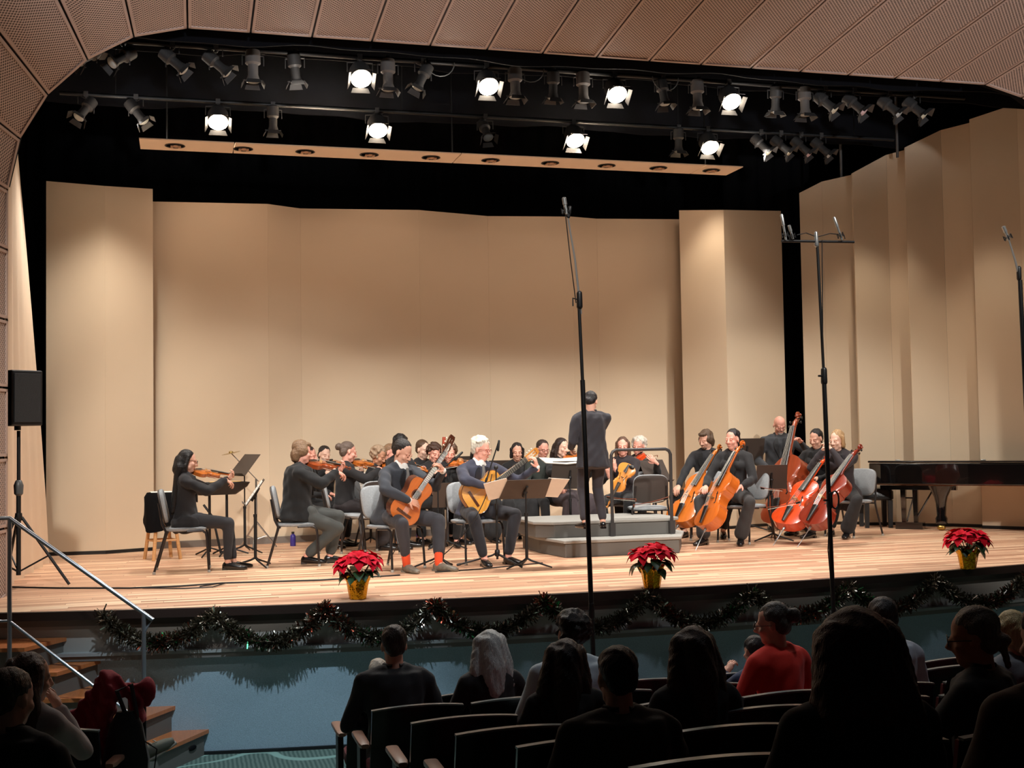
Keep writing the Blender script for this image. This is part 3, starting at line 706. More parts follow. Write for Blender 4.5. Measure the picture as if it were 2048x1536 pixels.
# ================================================================ instruments
m_amber = mat('amber_varnish', (196, 106, 38), .25, var=.25, scale=6, coat=.6, stretch=(6, 1, 1))
m_amberd = mat('dark_amber_varnish', (150, 66, 28), .25, var=.25, scale=6, coat=.6, stretch=(6, 1, 1))
m_redv = mat('red_brown_varnish', (128, 42, 24), .25, var=.3, scale=6, coat=.7, stretch=(6, 1, 1))
m_orv = mat('orange_red_varnish', (200, 66, 22), .22, var=.25, scale=6, coat=.8, stretch=(6, 1, 1))
m_bassv = mat('bass_brown_varnish', (138, 58, 30), .28, var=.3, scale=4, coat=.6, stretch=(6, 1, 1))
m_ebony = mat('ebony', (20, 16, 14), .35, var=.2)
m_string = mat('strings', (200, 196, 186), .3, metal=.6, var=0)
m_maple = mat('maple_bridge', (214, 176, 120), .5)
m_bowh = mat('bow_hair', (232, 226, 208), .6, var=0)
m_bow = mat('bow_stick', (120, 58, 30), .35)
VOUT = [(0, .05), (.012, .14), (.05, .22), (.1, .268), (.17, .292), (.24, .286), (.30, .262), (.345, .238), (.365, .245), (.375, .228), (.40, .188), (.45, .160), (.50, .153), (.56, .160), (.61, .182), (.635, .208), (.65, .212), (.67, .2), (.72, .222), (.78, .238), (.84, .232), (.9, .205), (.95, .155), (.985, .09), (1, .045)]
GOUT = [(0, .10), (.01, .17), (.04, .25), (.09, .31), (.16, .355), (.24, .37), (.32, .358), (.40, .32), (.47, .275), (.54, .245), (.60, .237), (.66, .243), (.73, .268), (.80, .286), (.87, .283), (.93, .255), (.97, .205), (.99, .14), (1, .06)]
def plate(b, out, L, z0, z1, arch=0, ovh=1.0, wk=1.0):
    P = [(t*L, wk*w*L*ovh) for t, w in out]; ring = [(w, y) for y, w in P]+[(-w, y) for y, w in P[::-1]]
    cy = L*.48; n = len(ring)
    def lay(k, z): return [V((x*k, cy+(y-cy)*k, z)) for x, y in ring]
    rs = [lay(1, z0), lay(1, z1)]
    if arch: rs += [lay(.9, z1+arch*.35), lay(.6, z1+arch*.85), lay(.25, z1+arch)]
    b.rings(rs)
def fiddle(kind, label, M, m=None, cat=None, group=None, peg=True):
    L, dep = {'violin': (.355, .03), 'viola': (.41, .036), 'cello': (.755, .115), 'double_bass': (.98, .17)}[kind]
    wk = {'violin': 1, 'viola': 1, 'cello': .98, 'double_bass': 1.0}[kind]; m = m or m_amber
    root = empty(kind, M=M, label=label, cat=cat or kind.replace('_', ' '), group=group)
    q = L/.355; nk = {'violin': .13, 'viola': .15, 'cello': .28, 'double_bass': .42}[kind]
    b = MB(); plate(b, VOUT, L, -dep, 0, 0, .975, wk)
    body = b.build('ribs', m, root, ang=35)
    b = MB(); plate(b, VOUT, L, 0, .004*q, .011*q, 1.0, wk); b.build('belly', m, root, ang=30)
    b = MB(); plate(b, VOUT, L, -dep, -dep-.003*q, -.009*q, 1.0, wk); b.build('back_plate', m, root, ang=30)
    zt = .015*q
    for sx in (-1, 1):
        b = MB(); pts = [(.075, .62-.06), (.062, .6), (.07, .56), (.088, .50), (.10, .44), (.118, .41), (.104, .385)]
        b.tube([V((sx*x*L*1.05, y*L, zt*(.95-.9*max(0, x-.06)*3))) for x, y in pts], [.006*q, .004*q, .003*q, .0032*q, .003*q, .004*q, .006*q], 6)
        b.build('f_hole', m_ebony, root)
    b = MB(); b.loft([(V((0, L*.74, zt+.012*q)), V((.021*q, 0, 0)), V((0, 0, .004*q))), (V((0, L+nk, zt+.008*q)), V((.012*q, 0, 0)), V((0, 0, .004*q)))] if True else [], 10)
    b.v = []; b.f = []; b.m = []
    ye = L*.70; b.loft([(V((0, ye, zt+.010*q)), V((.021*q, 0, 0)), V((0, 0, .005*q))), (V((0, L+nk, zt-.002*q)), V((.012*q, 0, 0)), V((0, 0, .004*q)))], 10)
    b.build('fingerboard', m_ebony, root)
    b = MB(); b.loft([(V((0, L-.01*q, -.006*q)), V((.018*q, 0, 0)), V((0, 0, .018*q))), (V((0, L+nk*.15, zt-.012*q)), V((.012*q, 0, 0)), V((0, 0, .010*q))), (V((0, L+nk, zt-.014*q)), V((.011*q, 0, 0)), V((0, 0, .009*q)))], 10)
    # pegbox and scroll
    y0 = L+nk; b.loft([(V((0, y0, zt-.012*q)), V((.012*q, 0, 0)), V((0, 0, .011*q))), (V((0, y0+.03*q, zt-.018*q)), V((.0115*q, 0, 0)), V((0, 0, .013*q))), (V((0, y0+.06*q, zt-.03*q)), V((.008*q, 0, 0)), V((0, 0, .009*q)))], 10)
    b.build('neck', m, root)
    b = MB(); cy, cz = y0+.074*q, zt-.028*q
    pts = []; rr = []
    for i in range(18):
        a = R(200)-i*R(38); rad = (.017-.00075*i)*q; pts.append(V((0, cy+math.cos(a)*rad, cz+math.sin(a)*rad))); rr.append(.0055*q)
    b.tube(pts, rr, 7); b.cap((-.013*q, cy, cz), .006*q, (.013*q, cy, cz), .006*q); b.build('scroll', m, root)
    for i in range(4):
        b = MB(); sx = 1 if i % 2 else -1; yy = y0+.012*q+i*.012*q; b.tube([(-sx*.012*q, yy, zt-.018*q), (sx*.028*q, yy, zt-.018*q)], .0028*q, 6); b.ell((sx*.033*q, yy, zt-.018*q), (.003*q, .008*q, .006*q), n=8, k=5); b.build('peg', m_ebony, root)
    hb_ = zt+.026*q; yb = L*.49
    b = MB(); b.loft([(V((0, yb, zt-.003*q)), V((.021*q, 0, 0)), V((0, .003*q, 0))), (V((0, yb, hb_-.006*q)), V((.019*q, 0, 0)), V((0, .0022*q, 0))), (V((0, yb, hb_)), V((.012*q, 0, 0)), V((0, .0015*q, 0)))], 10); b.build('bridge', m_maple, root)
    b = MB(); b.loft([(V((0, L*.03, zt+.004*q)), V((.009*q, 0, 0)), V((0, 0, .004*q))), (V((0, L*.32, zt+.014*q)), V((.021*q, 0, 0)), V((0, 0, .004*q)))], 10); b.build('tailpiece', m_ebony, root)
    b = MB()
    for i in range(4):
        x = (i-1.5)*.008*q; b.tube([(x, L*.31, zt+.017*q), (x*1.2, yb, hb_+.001), (x*.6, y0, zt+.004*q)], .0007*q if kind != 'violin' else .0007, 4)
    b.build('strings', m_string, root)
    if kind in ('violin', 'viola'):
        b = MB(); b.ell((-.045, L*.07, zt+.008), (.035, .024, .010)); b.build('chin_rest', m_ebony, root)
    else:
        el = {'cello': .30, 'double_bass': .22}[kind]; b = MB(); b.tube([(0, .01, -dep/2), (0, -.04, -dep/2), (0, -.05, -dep/2), (0, -el, -dep/2)], [.016, .014, .006, .004], 8); b.build('endpin', mat('steel', (150, 150, 150), .3, metal=.8), root)
    return root
def bow(p0, p1, nrm, label, L=None, group=None):    # frog p0 -> tip p1
    p0, p1 = V(p0), V(p1); M = frame(p0, p1-p0, nrm); L = (p1-p0).length
    root = empty('bow', M=M, label=label, cat='bow', group=group)
    b = MB(); b.tube([(0, L*i/8, .012+.012*((i-4)/4)**2) for i in range(9)], [.0048]*4+[.004]*5, 6); b.cap((0, L, .02), .006, (0, L-.005, .0), .005); b.build('stick', m_bow, root)
    b = MB(); b.box((0, .035, .008), (.01, .05, .018)); b.build('frog', m_ebony, root)
    b = MB(); b.box((0, L/2, -.001), (.009, L*.97, .0025)); b.build('bow_hair', m_bowh, root); return root
m_gtop = mat('cedar_guitar_top', (206, 112, 48), .22, var=.15, scale=3, coat=.7, stretch=(14, 1, 1))
m_gtop2 = mat('spruce_guitar_top', (224, 160, 72), .25, var=.12, scale=3, coat=.6, stretch=(14, 1, 1))
m_rose = mat('rosewood', (84, 44, 28), .3, var=.3, coat=.5)
def guitar(label, M, mt, side_m):
    L = .49; root = empty('classical_guitar', M=M, label=label, cat='guitar')
    b = MB(); plate(b, GOUT, L, -.095, -.002); b.build('ribs', side_m, root, ang=35)
    b = MB(); plate(b, GOUT, L, -.002, .002); b.build('soundboard', mt, root, ang=30)
    b = MB(); P = [(w*L, t*L) for t, w in GOUT]; rg = P+[(-x, y) for x, y in P[::-1]]; b.tube([V((x, y, .001)) for x, y in rg+rg[:1]], .003, 5); b.build('binding', m_rose, root)
    b = MB(); b.rings([[V((r*math.cos(2*PI*i/28), L*.66+r*math.sin(2*PI*i/28), z)) for i in range(28)] for r, z in ((.058, .002), (.057, .0035), (.045, .0035), (.044, .002))], False); b.build('rosette', m_rose, root)
    b = MB(); b.lathe([(.043, .0021), (.0001, .0024)], (0, L*.66, 0), 24); b.build('sound_hole', mat('dark_hole', (24, 14, 10), .9), root)
    b = MB(); b.box((0, L*.2, .006), (.19, .028, .008)); b.box((0, L*.2+.004, .012), (.085, .006, .008)); b.build('bridge', m_rose, root)
    b = MB(); b.box((0, L*.78+.23, .007), (.056, .46, .008)); b.build('fingerboard', m_ebony, root)
    b = MB(); b.loft([(V((0, L-.005, -.03)), V((.03, 0, 0)), V((0, 0, .033))), (V((0, L+.035, -.008)), V((.028, 0, 0)), V((0, 0, .013))), (V((0, L+.33, -.004)), V((.026, 0, 0)), V((0, 0, .01)))], 10); b.build('neck', side_m, root)
    for i in range(14):
        y = L*.78+.46-(.65*(1-2**(-(i+1)/12.0))) ; b = MB(); b.box((0, y, .0118), (.054, .0022, .002)); b.build('fret', m_string, root, smooth=False)
    h0 = V((0, L*.78+.46, 0)); b = MB(); dz = -.045
    for sx in (-1, 1): b.quadbox(h0+V((sx*.034, 0, .006)), h0+V((sx*.022, 0, .006)), h0+V((sx*.022, .17, dz+.006)), h0+V((sx*.036, .17, dz+.006)), (0, .2, 1), .018)
    b.quadbox(h0+V((-.03, .0, .006)), h0+V((.03, .0, .006)), h0+V((.033, .03, -.002)), h0+V((-.033, .03, -.002)), (0, .2, 1), .018); b.quadbox(h0+V((-.006, .03, 0)), h0+V((.006, .03, 0)), h0+V((.006, .17, dz+.006)), h0+V((-.006, .17, dz+.006)), (0, .2, 1), .018)
    b.quadbox(h0+V((-.036, .155, dz+.01)), h0+V((.036, .155, dz+.01)), h0+V((.028, .19, dz)), h0+V((-.028, .19, dz)), (0, .2, 1), .018); b.build('headstock', side_m, root, smooth=False)
    for sx in (-1, 1):
        for i in range(3):
            b = MB(); p = h0+V((sx*.036, .05+.04*i, -.015*(i+1))); b.tube([p, p+V((sx*.012, 0, -.004))], .003, 6); b.ell(p+V((sx*.017, 0, -.004)), (.006, .009, .007), n=8, k=5); b.build('tuning_peg', m_bowh, root)
    b = MB()
    for i in range(6): x = (i-2.5); b.tube([(x*.011, L*.2, .014), (x*.0085, L*.78+.46, .011), (x*.004, L*.78+.56, -.012)], .0007, 4)
    b.build('strings', m_string, root); return root
def pipe_instrument(kind, label, p0, p1, r, m, keys=True, flare=1.0):
    p0, p1 = V(p0), V(p1); M = frame(p0, p1-p0, (0, -1, .3)); L = (p1-p0).length; root = empty(kind, M=M, label=label, cat=kind)
    b = MB(); b.tube([(0, 0, 0), (0, .02, 0), (0, .06, 0), (0, L*.5, 0), (0, L*.97, 0), (0, L, 0)], [r*flare, r*flare*.8, r, r, r*.9, r*.8], 12); b.build('tube', m, root)
    if keys:
        mk = mat('silver_keys', (222, 218, 205), .2, metal=.9, var=0)
        for i in range(9):
            b = MB(); y = L*(.14+.075*i); b.ell((0, y, r+.005), (.008, .008, .0025), n=8, k=5); b.tube([(r*.7, y-.02, r*.8), (r*.8, y+.02, r*.9)], .002, 5); b.build('key', mk, root)
    return root

# ================================================================ furniture
m_ctube = mat('chair_tube', (46, 42, 42), .35, metal=.3, var=.1); m_cfab = mat('grey_chair_fabric', (150, 154, 157), .85, var=.2, scale=60, bump=.2, bscale=150)
m_cshell = mat('dark_chair_shell', (58, 50, 46), .5); m_glide = mat('chair_glide', (170, 168, 160), .4)
def make_chair(label, loc, rz, group='grey padded musicians\' chairs on the stage', fab=None):
    root = empty('musician_chair', (loc[0], loc[1], 0), rz, label, 'chair', group)
    b = MB(); b.loft([(V((0, .0, .425)), V((.215, 0, 0)), V((0, .205, 0))), (V((0, 0, .437)), V((.23, 0, 0)), V((0, .22, 0))), (V((0, 0, .455)), V((.228, 0, 0)), V((0, .218, 0))), (V((0, 0, .465)), V((.19, 0, 0)), V((0, .18, 0)))], 28, .55); b.build('seat', fab or m_cfab, root, ang=60)
    up = V((0, .20, 1)).normalized(); ax = V((1, 0, 0)); nr = V((0, -1, .2)).normalized(); c0 = V((0, .235, .68))
    def bp(k, off): return (c0+nr*off, ax*.215*k, up*.175*k)
    b = MB(); b.loft([bp(.93, .0), bp(1, .008), bp(1, .028), bp(.9, .04)], 28, .5); b.build('backrest', fab or m_cfab, root, ang=60)
    b = MB(); b.loft([bp(.9, -.014), bp(.985, -.008), bp(.985, .004), bp(.9, .006)], 28, .5); b.build('backrest_shell', m_cshell, root, ang=60)
    for sx in (-1, 1):
        b = MB(); b.tube([(sx*.225, -.02, .425), (sx*.225, -.17, .428), (sx*.226, -.205, .405), (sx*.228, -.215, .36), (sx*.235, -.235, .02)], .0125, 8); b.build('leg', m_ctube, root)
        b = MB(); b.tube([(sx*.19, .262, .72), (sx*.205, .225, .50), (sx*.225, .19, .43), (sx*.225, .20, .38), (sx*.235, .305, .02)], .0125, 8); b.build('leg', m_ctube, root)
        for y in (-.236, .307): 
            q = MB(); q.lathe([(.014, 0), (.017, .004), (.015, .028)], (sx*.235, y, 0), 10); q.build('glide', m_glide, root)
    b = MB(); b.tube([(-.225, -.02, .42), (.225, -.02, .42)], .01, 6); b.tube([(-.225, .17, .42), (.225, .17, .42)], .01, 6); b.build('seat_frame', m_ctube, root)
    return root
m_desk = mat('music_desk_metal', (66, 56, 50), .5, var=.1); m_paper = mat('white_sheet_music', (244, 240, 232), .8, var=.04, scale=20)
def music_stand(label, loc, rz, hz=1.0, tilt=22, pages=(), w_=.5, group='black music stands on the stage', dh=.33, legs=3, chrome=False, lrot=0):
    # desk faces -Y (local) : the player sits at -Y side
    root = empty('music_stand', (loc[0], loc[1], loc[2] if len(loc) > 2 else 0), rz, label, 'music stand', group)
    mm = mat('chrome_tube', (170, 170, 168), .25, metal=.8, var=0) if chrome else m_blk
    b = MB(); b.tube([(0, 0, .10), (0, 0, .55)], .016, 10); b.tube([(0, 0, .53), (0, 0, .56)], .02, 10); b.tube([(0, 0, .55), (0, 0, hz)], .0085, 8); b.build('pole', mm, root)
    for i in range(legs):
        a = 2*PI*i/legs+.4+lrot; q = MB(); q.tube([(0, 0, .10), (.05*math.cos(a), .05*math.sin(a), .075), (.27*math.cos(a), .27*math.sin(a), .012)], [.012, .011, .008], 7); q.build('leg', mm, root)
    t = R(tilt); u = V((0, math.sin(t), math.cos(t))); n_ = V((0, -math.cos(t), math.sin(t))); c = V((0, 0, hz+.05))
    b = MB(); x = V((w_/2, 0, 0)); lo = c-u*dh*.5; hi = c+u*dh*.5
    b.quadbox(lo-x, lo+x, hi+x*.94, hi-x*.94, n_, .004); b.quadbox(lo-x, lo+x, lo+x+n_*.05, lo-x+n_*.05, -u, .004)
    b.build('desk', m_desk, root, smooth=False)
    b = MB(); b.ell(c-n_*.02-u*.03, (.022, .02, .022)); b.tube([c-n_*.02-u*.1, c-n_*.012+u*.06], [.02, .012], 8); b.build('hinge', m_blk, root)
    for (px, ph, pw, rot) in pages:
        M = Matrix.Rotation(R(rot), 3, n_); b = MB(); cc = lo+V((px, 0, 0))+n_*.008+u*(ph/2+.005); e = M @ V((pw/2, 0, 0)); f = M @ (u*ph/2)
        b.quadbox(cc-e-f, cc+e-f, cc+e+f, cc-e+f, n_, .003); so = b.build('sheet', m_paper, root, smooth=False)
        q = MB()
        for k in range(7): s_ = cc-f+f*2*(k+.8)/8+n_*.0006; q.quadbox(s_-e*.85-u*.002, s_+e*.85-u*.002, s_+e*.85+u*.002, s_-e*.85+u*.002, n_, .0004)
        q.build('staves', mat('staff_ink', (120, 116, 112), .8, var=0), so, smooth=False)
    return root
def mic_stand(label, base, top_z, boom=None, r=.014, legs=.34, group=None, mic=True, cat='microphone stand', zf=0):
    root = empty('microphone_stand', (base[0], base[1], zf), 0, label, cat, group); B0 = V((base[0], base[1], zf))
    b = MB(); b.tube([(0, 0, .06), (0, 0, .6*top_z)], r, 10); b.tube([(0, 0, .6*top_z-.03), (0, 0, .6*top_z+.03)], r*1.5, 10); b.tube([(0, 0, .6*top_z), (0, 0, top_z)], r*.65, 8); b.build('pole', m_blk, root)
    for i in range(3):
        a = 2*PI*i/3+.9; q = MB(); q.tube([(0, 0, .13), (.06*math.cos(a), .06*math.sin(a), .10), (legs*math.cos(a), legs*math.sin(a), .012)], [.011, .01, .009], 7); q.cap((legs*math.cos(a), legs*math.sin(a), .014), .012, (legs*.93*math.cos(a), legs*.93*math.sin(a), .02), .012); q.build('leg', m_blk, root)
    q = MB(); q.lathe([(.02, .09), (.028, .10), (.028, .15), (.02, .16)], (0, 0, 0), 12); q.build('hub', m_blk, root)
    if boom:
        a, c = V(boom[0])-B0, V(boom[1])-B0; q = MB(); q.tube([a, c], .0075, 8); q.cap(a, .014, a+(c-a)*.08, .012); q.build('boom', m_blk, root)
        q = MB(); q.ell((0, 0, top_z), (.024, .024, .024)); q.build('boom_clamp', m_blk, root)
    return root
# ================================================================ players on the stage
BLK = ('black', (22, 22, 24)); CHAR = ('charcoal', (44, 46, 52)); DGR = ('dark_grey', (58, 58, 58))
HB = (16, 13, 13)
g_ms = 'orchestra players'
m_gl = mat('glasses_frame', (30, 22, 20), .3)
def fpos(x, y): p = fl(x, y); return (p.x, p.y)
def seat_at(px, py): return fpos(px, py)      # floor point under the middle of the seat
def chair(label, px, py, rz, **k): return make_chair(label, fpos(px, py), R(rz), **k)

# play pose of a violin: returns args for arms plus a builder
VL = dict(lh=(.36, -.46, .98), rh=(-.16, -.42, .98), lhd=(-.5, -.5, .6), rhd=(.5, -.6, -.3), lhn=(-.6, .6, .4), rhn=(.2, .2, -1), elb=((.4, -.2, -1), (-.8, -.2, -.6)), htilt=8, hyaw=12)
def violinist(label, px, py, rz, vlabel, kind='violin', s=1.0, m=None, bowed=True, vdir=(.62, -.72, -.12), **k):
    a = dict(VL); a.update(k); p = fpos(px, py)
    root, J = person(label, p, R(rz), s=s, group=g_ms, **a)
    # instrument at the left collar bone
    nk = J['neck']; o = nk+V((.035, -.07, .055)); 
    yv = V(vdir).normalized(); zv = V((-.35, -.15, 1))
    rot = Euler((0, 0, R(rz))).to_matrix()
    M = frame(W(root, o), rot @ yv, rot @ zv); fiddle(kind, vlabel, M, m, group='violins and violas under the chin')
    if bowed:
        st = o+yv*.21+V((0, 0, .05)); wv = V(a['rh']); d = (st-wv).normalized()
        f0 = wv+V((0, 0, .02)); perp = V((yv.y, -yv.x, 0)).normalized()
        b0 = V(a['rh'])+V((0, -.03, -.01)); b1 = b0+((st-b0).normalized()*.62 if (st-b0).length > .1 else -perp*.6)
        b1.z = min(b1.z, b0.z+.07)
        bow(W(root, b0), W(root, b1), rot @ V((0, 0, 1)), 'bow held over the '+vlabel, group='bows of the string players')
    return root, J
# --- first violinist on the left
chair('grey musician chair under the long-haired violinist at the stage left end', 372, 1142, 88)
violinist('seated woman violinist with very long black hair, glasses and black peplum jacket', 372, 1142, 88, 'violin of the long-haired woman at the far left', s=.96, female=True, sk='light',
          hair=('verylong', 'jet', HB), glasses=m_gl, hem=.08, lean=0, hyaw=4, hpit=10, top=('jacket', 'black_a', (26, 25, 28)), bot=('trousers', 'charcoal_b', (44, 44, 48)), lf=(.06, -.50, .08), rf=(-.06, -.44, .08), knees=.0, feet=True)
# --- man with beige hair in velvet jacket
chair('grey musician chair under the man in the black velvet jacket', 594, 1130, 84)
violinist('seated man with light brown mop hair in a black velvet jacket playing viola', 594, 1130, 84, 'viola of the man in the velvet jacket', 'viola', s=1.02, bulk=1.22, sk='pink',
          hair=('mop', 'light_brown', (128, 100, 74)), hem=.06, lean=4, top=('jacket', 'velvet', (14, 15, 17)), bot=('trousers', 'grey_green', (66, 68, 66)), lf=(.08, -.34, .08), rf=(-.08, -.10, .10), knees=.05, m=m_amberd)
# --- woman with grey bun behind him
chair('grey musician chair under the woman with hair pinned up', 690, 1102, 84)
violinist('seated woman with grey-brown pinned-up hair and glasses pushed onto her head', 690, 1102, 84, 'violin of the woman with glasses on her head', s=1.0, female=True, sk='pink', hair=('bun', 'grey_brown', (104, 88, 78)),
          lean=3, hpit=14, top=('blouse', 'black_c', (24, 22, 24)), bot=('wide', 'black_d', (40, 34, 36)), lf=(.1, -.5, .08), rf=(-.08, -.44, .08), flare=.04)
# --- faces between them
violinist('dark-haired woman facing front, seen between the viola man and the pinned-up hair woman', 646, 1086, 20, 'violin mostly hidden behind the man in velvet', female=True, s=.96, hair=('pulled', 'dark_b', (30, 24, 22)), sk='pale', hyaw=0, lean=4)
person('dark-haired woman whose face shows just beyond the viola man', fpos(612, 1094), R(60), s=.96, female=True, hair=('long', 'dark_c', (40, 28, 24)), sk='pink', group=g_ms)
# --- curly blond woman
chair('grey musician chair under the curly-haired woman', 742, 1096, 60)
violinist('seated woman with curly grey-blond hair looking down over her violin', 742, 1096, 60, 'violin of the curly-haired woman', s=.96, female=True, sk='tan', hair=('curly', 'grey_blond', (168, 142, 116)), hyaw=-10, hpit=24, lean=10, vdir=(.2, -.9, -.15),
          lh=(.2, -.56, .92), rh=(-.12, -.42, .92))
violinist('light-haired woman partly hidden behind the curly-haired woman', 776, 1086, 40, 'violin of the woman partly hidden by the curly hair', s=.97, female=True, sk='pink', hair=('pulled', 'sandy', (150, 118, 90)), vdir=(-.1, -.9, -.15), lh=(.1, -.56, .92), rh=(-.2, -.42, .92))
# --- black-haired player behind first guitarist
person('player with smooth black bobbed hair turned away behind the first guitarist', fpos(802, 1098), R(120), s=1.06, lean=0, hair=('mop', 'jet', HB), sk='light', hyaw=20, group=g_ms, bot=('trousers',)+BLK)
chair('grey musician chair behind the first guitarist, its backrest empty on the left', 738, 1108, 200)
# --- first guitarist
chair('large grey musician chair under the guitarist with the orange socks', 785, 1138, 35)
m_white = cloth('white_shirt', (236, 234, 230)); m_orange = cloth('orange_sock', (236, 84, 40)); m_tie = cloth('grey_tie', (120, 118, 116))
m_shoeg = mat('two_tone_shoe', (120, 112, 100), .35, var=.7, scale=30)
rg, J = person('guitarist with short dark hair in a charcoal suit, white shirt and orange socks', fpos(785, 1138), R(35), s=1.03, lean=14, hyaw=12, hpit=26, sk='light', bulk=1.08,
       hair=('short', 'dark_g', (38, 34, 32)), top=('jacket', 'charcoal', (48, 52, 60)), bot=('trousers', 'charcoal_t', (52, 52, 58)), shirt=m_white, tie=m_tie, socks=m_orange, shoe=m_shoeg,
       lh=(.19, -.53, .98), rh=(-.17, -.41, .70), lhd=(-.5, -.1, .5), lhn=(-.8, .5, .2), rhd=(.9, -.3, -.35), rhn=(.1, .8, -.3), lf=(.12, -.52, .08), rf=(-.14, -.34, .08), curl=(1.0, .6), hem=.06, elb=((.6, .2, -1), (-1, .1, .1)), knees=.25, group='guitar soloists')
rot = Euler((0, 0, R(35))).to_matrix()
yv = rot @ V((.46, -.30, .76)); zv = rot @ V((-.22, -1, -.05)); p = W(rg, (-.22, -.31, .50)); guitar('reddish cedar classical guitar held steeply by the guitarist with orange socks', frame(p, yv, zv), m_gtop, m_rose)
# --- second guitarist
chair('grey musician chair under the white-haired guitarist', 950, 1124, 15)
rg2, J = person('guitarist with wavy white hair and glasses in a navy jacket', fpos(950, 1124), R(15), s=1.03, lean=12, hyaw=38, hpit=10, sk='pink', bulk=1.05,
       hair=('wavy', 'white', (216, 208, 192)), top=('jacket', 'navy', (52, 54, 70)), bot=('trousers', 'black_navy', (34, 34, 40)), shirt=m_white, tie=m_tie, glasses=mat('red_brown_frame', (120, 50, 36), .3),
       lh=(.52, -.42, .98), rh=(-.04, -.36, .80), lhd=(-.3, -.1, .9), lhn=(-.5, .6, 0), rhd=(.75, -.1, -.65), rhn=(.2, .8, .1), lf=(.16, -.42, .08), rf=(-.14, -.46, .08), curl=(1.1, .6), elb=((.6, .2, -1), (-1, .1, .3)), knees=.22, group='guitar soloists')
rot = Euler((0, 0, R(15))).to_matrix()
yv = rot @ V((.80, -.08, .52)); zv = rot @ V((-.05, -1, .12)); p = W(rg2, (-.22, -.24, .62)); guitar('yellow spruce classical guitar held by the white-haired guitarist', frame(p, yv, zv), m_gtop2, mat('guitar_side_amber', (196, 128, 54), .3, coat=.5))
# --- players between the guitarists
violinist('player with curly brown hair playing between the guitarists', 866, 1086, 20, 'violin of the curly brown-haired player', s=.97, female=True, sk='pink', hair=('curly', 'brown_c', (70, 46, 34)), hpit=18, hyaw=-5, vdir=(.5, -.8, -.1))
violinist('player with wavy brown hair and violin just left of the white-haired guitarist', 902, 1088, -20, 'violin between the two guitarists, scroll to the right', s=.97, female=True, sk='pink', hair=('curly', 'brown_d', (84, 58, 40)), hpit=14, vdir=(.7, -.6, -.1))
person('player whose forehead shows between the first guitarist and his guitar neck', fpos(842, 1082), R(30), s=1.0, sk='pale', hair=('short', 'brown_e', (90, 66, 48)), group=g_ms)
person('woman with straight black hair facing front left of the white-haired guitarist', fpos(957, 1080), R(-5), s=.97, female=True, hair=('long', 'jet', HB), sk='light', group=g_ms, bot=('skirt',)+BLK)
person('dark-haired player behind the neck of the spruce guitar', fpos(1036, 1078), R(-10), s=.96, female=True, hair=('bob', 'dark_d', (28, 22, 22)), sk='light', group=g_ms, bot=('skirt',)+BLK)
m_bsn = mat('bassoon_maple', (168, 62, 34), .3, coat=.5)
p = aY(887, 1000, 15.2); pt = aY(888, 874, 15.25); pipe_instrument('bassoon', 'red-brown bassoon standing upright behind the violins', p, pt, .026, m_bsn, True)
q = aY(887, 884, 15.25)
r_, J = person('man with short dark hair and glasses in a black shirt, between clarinets', fpos(1086, 1078), R(8), s=.98, sk='pink', hair=('short', 'dark_h', (56, 40, 34)), glasses=m_gl, group=g_ms, lean=2, top=('blouse', 'dark_green', (46, 52, 48)))
violinist('woman with dark hair behind the tall white score', 1120, 1077, 20, 'viola mostly hidden behind the score', 'viola', s=1.0, female=True, sk='pale', hair=('long', 'dark_e', (48, 34, 30)), bot=('skirt', 'lace', (74, 64, 68)), skirt_r=1.2, vdir=(.3, -.9, -.1))
m_clar = mat('clarinet_black', (18, 17, 18), .3)
for (x0, y0, x1, y1, d, lb) in ((1040, 1078, 1036, 1012, 15.1, 'black clarinet with silver keys on a peg, left of the blue bottle'), (1158, 1056, 1152, 1002, 15.3, 'black clarinet with silver keys just left of the conductor')):
    p0 = aY(x0, y0, 14.2 if x0 < 1100 else 13.9); p0 = fl(x0, y0); p1 = p0+V((0, 0, .55)); root = pipe_instrument('clarinet', lb, p0, p1, .017, m_clar, True, 1.9)
